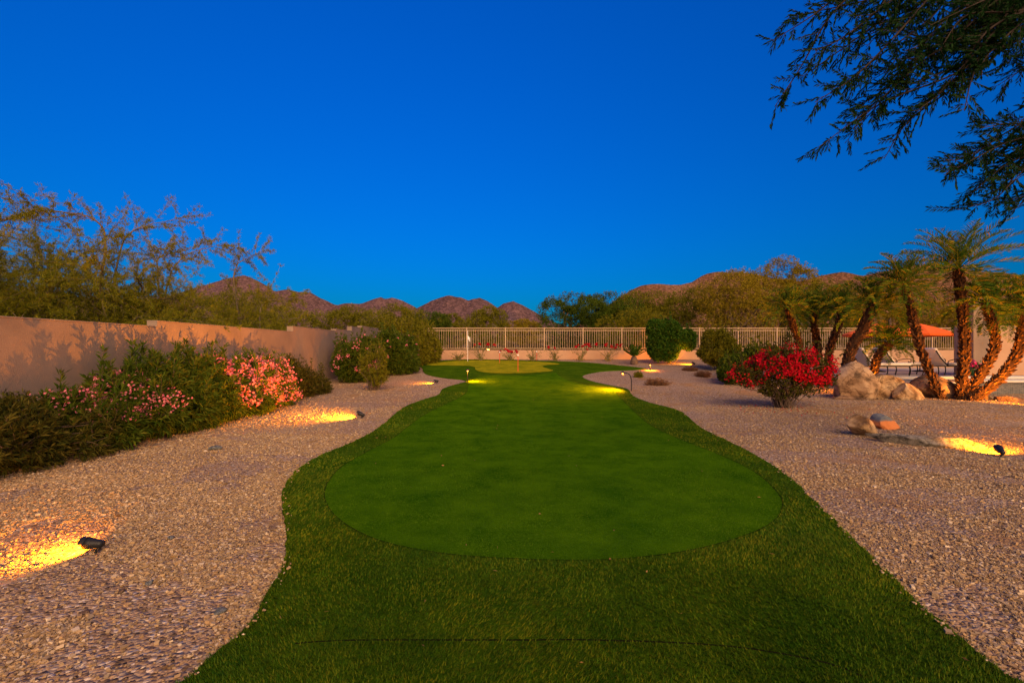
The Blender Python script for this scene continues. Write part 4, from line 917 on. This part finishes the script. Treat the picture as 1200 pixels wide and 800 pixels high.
def lounger():
    r = thing('sun_lounger', (0, 0, 0), 'x', 'sun lounger', 'iron sun loungers on the pool terrace')
    f = MB(); L = 1.95; w = .62
    for s_ in (-1, 1):
        f.tube([(0.55, s_ * w / 2, .36), (L, s_ * w / 2, .36)], .018, 6); f.tube(bez([(.55, s_ * w / 2, .36), (.3, s_ * w / 2, .62), (.08, s_ * w / 2, .95)], 5), .018, 6)
        f.tube([(0, s_ * w / 2, .36), (.55, s_ * w / 2, .36)], .016, 6)
    for k in range(12): f.tube([(.6 + k * .12, -w / 2, .36), (.6 + k * .12, w / 2, .36)], .009, 5)
    f.build('frame', M_iron, r)
    for s_ in (-1, 1):
        for x_ in (.15, 1.0, 1.85):
            MB().tube(bez([(x_, s_ * w / 2, .36), (x_ + .03, s_ * w / 2, .18), (x_ - .02, s_ * w / 2, 0)], 4), .017, 6).build('leg', M_iron, r)
        a = np.linspace(0, 4.6, 16); rr = .09 - .012 * a; sp = np.stack([.98 + rr * np.sin(a), a * 0 + s_ * (w / 2 + .03), .57 + rr * np.cos(a) - .03], -1)
        MB().tube(np.vstack([bez([(.5, s_ * (w / 2 + .03), .36), (.52, s_ * (w / 2 + .03), .55), (.75, s_ * (w / 2 + .03), .62)], 4), sp]), .014, 6).build('armrest', M_iron, r)
    MB().box((1.25, 0, .43), (1.38, w - .02, .10), bev=.035).build('seat_cushion', M_cushion, r, smooth=True)
    MB().box((.30, 0, .70), (.10, w - .02, .80), ry=R(-40 + 8), bev=.035).build('back_cushion', M_cushion, r, smooth=True)
    return r
L0 = lounger(); L0.location = (13.0, 17.3, .5); L0['label'] = 'leftmost lounger, half hidden by the low young palm'
dup(L0, (14.35, 17.9, .5), 0, 'middle lounger, its seat showing left of the slim bending palm')
dup(L0, (15.75, 17.3, .5), 0, 'rightmost lounger with raised cream back and scrolled armrest, left of the tallest palm')
def umbrella():
    r = thing('umbrella', (0, 0, 0), 'x', 'umbrella', 'orange umbrellas on the pool terrace')
    MB().tube([(0, 0, 0), (0, 0, 2.15)], .022, 8).build('pole', M_wood, r); MB().lathe([(.001, .09), (.05, .08), (.26, .04), (.28, 0)], 16).build('base', M_iron, r, smooth=True)
    n = 8; V = [(0, 0, 2.14)]; W = 1.3
    rings = [.35, .7, 1.0]
    for q in rings:
        for i in range(n * 4):
            a = i / (n * 4) * 2 * math.pi; sc_ = 1 - .05 * abs(math.sin(a * n / 2)); V.append((W * q * sc_ * math.cos(a), W * q * sc_ * math.sin(a), 2.14 - .47 * q ** 1.15 - .02 * abs(math.sin(a * n / 2))))
    m = n * 4; b = MB(); i = np.arange(m); j = (i + 1) % m
    Fs = [np.stack([i * 0, i + 1, j + 1], -1)] ; Q = [np.stack([i + 1 + k * m, i + 1 + (k + 1) * m, j + 1 + (k + 1) * m, j + 1 + k * m], -1) for k in range(2)]
    low = np.array(V[1 + 2 * m:]); V = V + [tuple(v) for v in low - [0, 0, .09]]
    Q.append(np.stack([i + 1 + 2 * m, i + 1 + 3 * m, j + 1 + 3 * m, j + 1 + 2 * m], -1))
    b.add(V, Fs + Q); cn = b.build('canopy', M_umb, r, smooth=False)
    for i in range(n):
        a = i / n * 2 * math.pi; MB().tube([(0, 0, 2.08), (W * math.cos(a) * .98, W * math.sin(a) * .98, 1.66)], .008, 4).build('rib', M_wood, cn)
    return r
U0 = umbrella(); U0.location = ((1029 - CX) / F * 20, 20, .5); U0['label'] = 'left orange umbrella, showing between the leaning palm and the slim palm'
dup(U0, ((1078 - CX) / F * 20.3, 20.3, .5), .3, 'right orange umbrella, with its peak beside the slim bending palm')
def pot():
    x, y = (1142 - CX) / F * 14.9, 14.9; z = .5
    r = thing('flower_pot', (x, y, z), 'green glazed pot of magenta flowers in front of the stucco pier', 'flower pot')
    MB().lathe([(.001, 0), (.10, 0), (.14, .12), (.17, .26), (.18, .30), (.155, .30), (.14, .25), (.001, .24)], 18, (x, y, z)).build('pot', mat('green_glaze', (.02, .10, .06), .25), r, smooth=True)
    P = np.array([x, y, z + .38]) + rng.normal(0, 1, (160, 3)) * [.12, .1, .07]; f = MB(); leaves(f, P, rng.normal(size=P.shape) + [0, 0, 1], .10, .04); f.build('foliage', M_hedge, r)
    f = MB(); flowers(f, np.array([x, y, z + .48]) + rng.normal(0, 1, (16, 3)) * [.13, .1, .04], 4, .035, .03); f.build('flowers', M_mag, r)
pot()

# ------------------------------------------------------------------ mesquite reaching in from the upper right
def mesquite():
    base = np.array([8.6, 5.4, g(8.6, 5.4)])
    root = thing('mesquite_tree', base, 'dark feathery mesquite branches hanging in from the upper right', 'mesquite tree')
    tr = MB(); lf = MB()
    fork = np.array([8.3, 5.3, 2.6]); tr.tube(bez([base - [0, 0, .1], base + [-.1, 0, 1.3], fork], 6), np.linspace(.2, .15, 13), 12, False)
    A = bez([fork, at(1420, 40, 5.3), at(1300, -20, 5.1), at(1180, 10, 4.9), at(1080, -40, 4.8), at(960, -90, 4.7)], 8)
    B = bez([fork, at(1430, 160, 5.0), at(1330, 150, 4.8), at(1240, 130, 4.6)], 8)
    C = bez([fork, at(1400, -60, 5.6), at(1250, -130, 5.6), at(1100, -160, 5.5)], 8)
    for Lm, r0 in ((A, .085), (B, .06), (C, .08)): tr.tube(Lm, np.linspace(r0, .02, len(Lm)), 8, False)
    nodesA = A[14:]; nodesB = B[12:]; nodesC = C[12:]
    ends = [(905, 48), (908, 125), (960, 172), (990, 168), (1036, 186), (1000, 130), (940, 90), (925, 20), (955, 60), (1000, 20), (1020, 95), (1050, 145), (985, 60), (1075, 130), (1100, 110), (1120, 90), (1060, 60), (1030, 30), (1090, 30), (1140, 60), (1170, 100), (1195, 70), (1160, 20), (1215, 120), (1230, 60), (1130, 130), (970, 5), (1010, -20), (1065, -10), (1120, 5), (1185, 40), (930, -20), (880, -30), (1000, 150), (1065, 100), (1100, 60), (1150, 90)]
    ends += [(990, 100), (1030, 120), (1045, 70), (1085, 85), (1015, 55), (1110, 40), (1135, 20), (1075, 10), (1180, 75), (1160, 60), (1200, 20), (1205, 95), (955, 120)]
    endsB = [(1106, 205), (1108, 188), (1122, 246), (1140, 225), (1165, 240), (1188, 246), (1160, 200), (1185, 215), (1205, 240), (1200, 200), (1130, 195), (1175, 175), (1210, 165), (1150, 150), (1230, 215), (1195, 150), (1150, 215), (1175, 225), (1215, 190)]
    def branch(p0, e, r0, dens=1.0):
        v = e - p0; L = np.linalg.norm(v)
        P = bez([p0, p0 + v * .35 + rng.normal(0, .05 * L, 3) + [0, 0, .06 * L], p0 + v * .72 + rng.normal(0, .04 * L, 3) + [0, 0, .03 * L], e], 7)
        tr.tube(P, np.linspace(r0, .0035, len(P)), 5, False)
        seg = np.r_[0, np.cumsum(np.linalg.norm(np.diff(P, axis=0), axis=1))]; s = .15
        sgn = 1
        while s < seg[-1]:
            c = np.array([np.interp(s, seg, P[:, i]) for i in range(3)]); c2 = np.array([np.interp(s + .02, seg, P[:, i]) for i in range(3)]); t = nrm((c2 - c)[None] + 1e-9)[0]
            side = nrm(np.cross(t, rng.normal(size=3))[None])[0]; sgn = -sgn
            d = nrm((t * .65 + side * .75 + np.array([-.12, 0, .02]))[None])[0]; Lt = rng.uniform(.10, .26)
            u = np.linspace(0, 1, 5)[:, None]; T = c + d * u * Lt + np.array([0, 0, -.03]) * u ** 2 * Lt
            tr.tube(T, np.linspace(.003, .0014, 5), 3, False)
            k = int(Lt / .018)
            if rng.random() < dens:
                q = np.repeat(T[0] + (T[-1] - T[0]) * np.linspace(.15, 1, k)[:, None], 2, 0); sd_ = nrm(np.cross(d, rng.normal(size=3))[None])[0]; sg = np.tile([1, -1], k)[:, None]
                leaves(lf, q, d * .9 + sd_ * sg * .6 + np.array([0, 0, -.15]) + rng.normal(0, .15, (2 * k, 3)), rng.uniform(.04, .07, 2 * k), rng.uniform(.012, .018, 2 * k), .08)
            s += rng.uniform(.034, .066)
    A2 = bez([fork, at(1430, 60, 4.9), at(1330, 20, 4.8), at(1260, 0, 4.7), at(1190, 15, 4.6)], 8); tr.tube(A2, np.linspace(.06, .018, len(A2)), 8, False)
    pool_ = np.vstack([A[16:], A2[10:], C[16:]])
    for px, py in ends:
        e = at(px, py, rng.uniform(4.3, 5.4)); want = np.array([e[0] + rng.uniform(1.1, 2.0), e[1], e[2] + rng.uniform(.45, 1.3)])
        j = np.argsort(np.linalg.norm((pool_ - want) * [1, .4, 1], axis=1)); branch(pool_[j[int(rng.integers(0, 3))]], e, .014)
    for px, py in endsB:
        e = at(px, py, rng.uniform(4.2, 5.0)); p0 = nodesB[rng.integers(0, len(nodesB))]
        if p0[0] < e[0] + .1: p0 = B[8]
        branch(p0, e, .011)
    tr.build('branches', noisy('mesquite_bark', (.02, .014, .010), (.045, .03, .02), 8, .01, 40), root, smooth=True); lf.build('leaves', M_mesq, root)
mesquite()
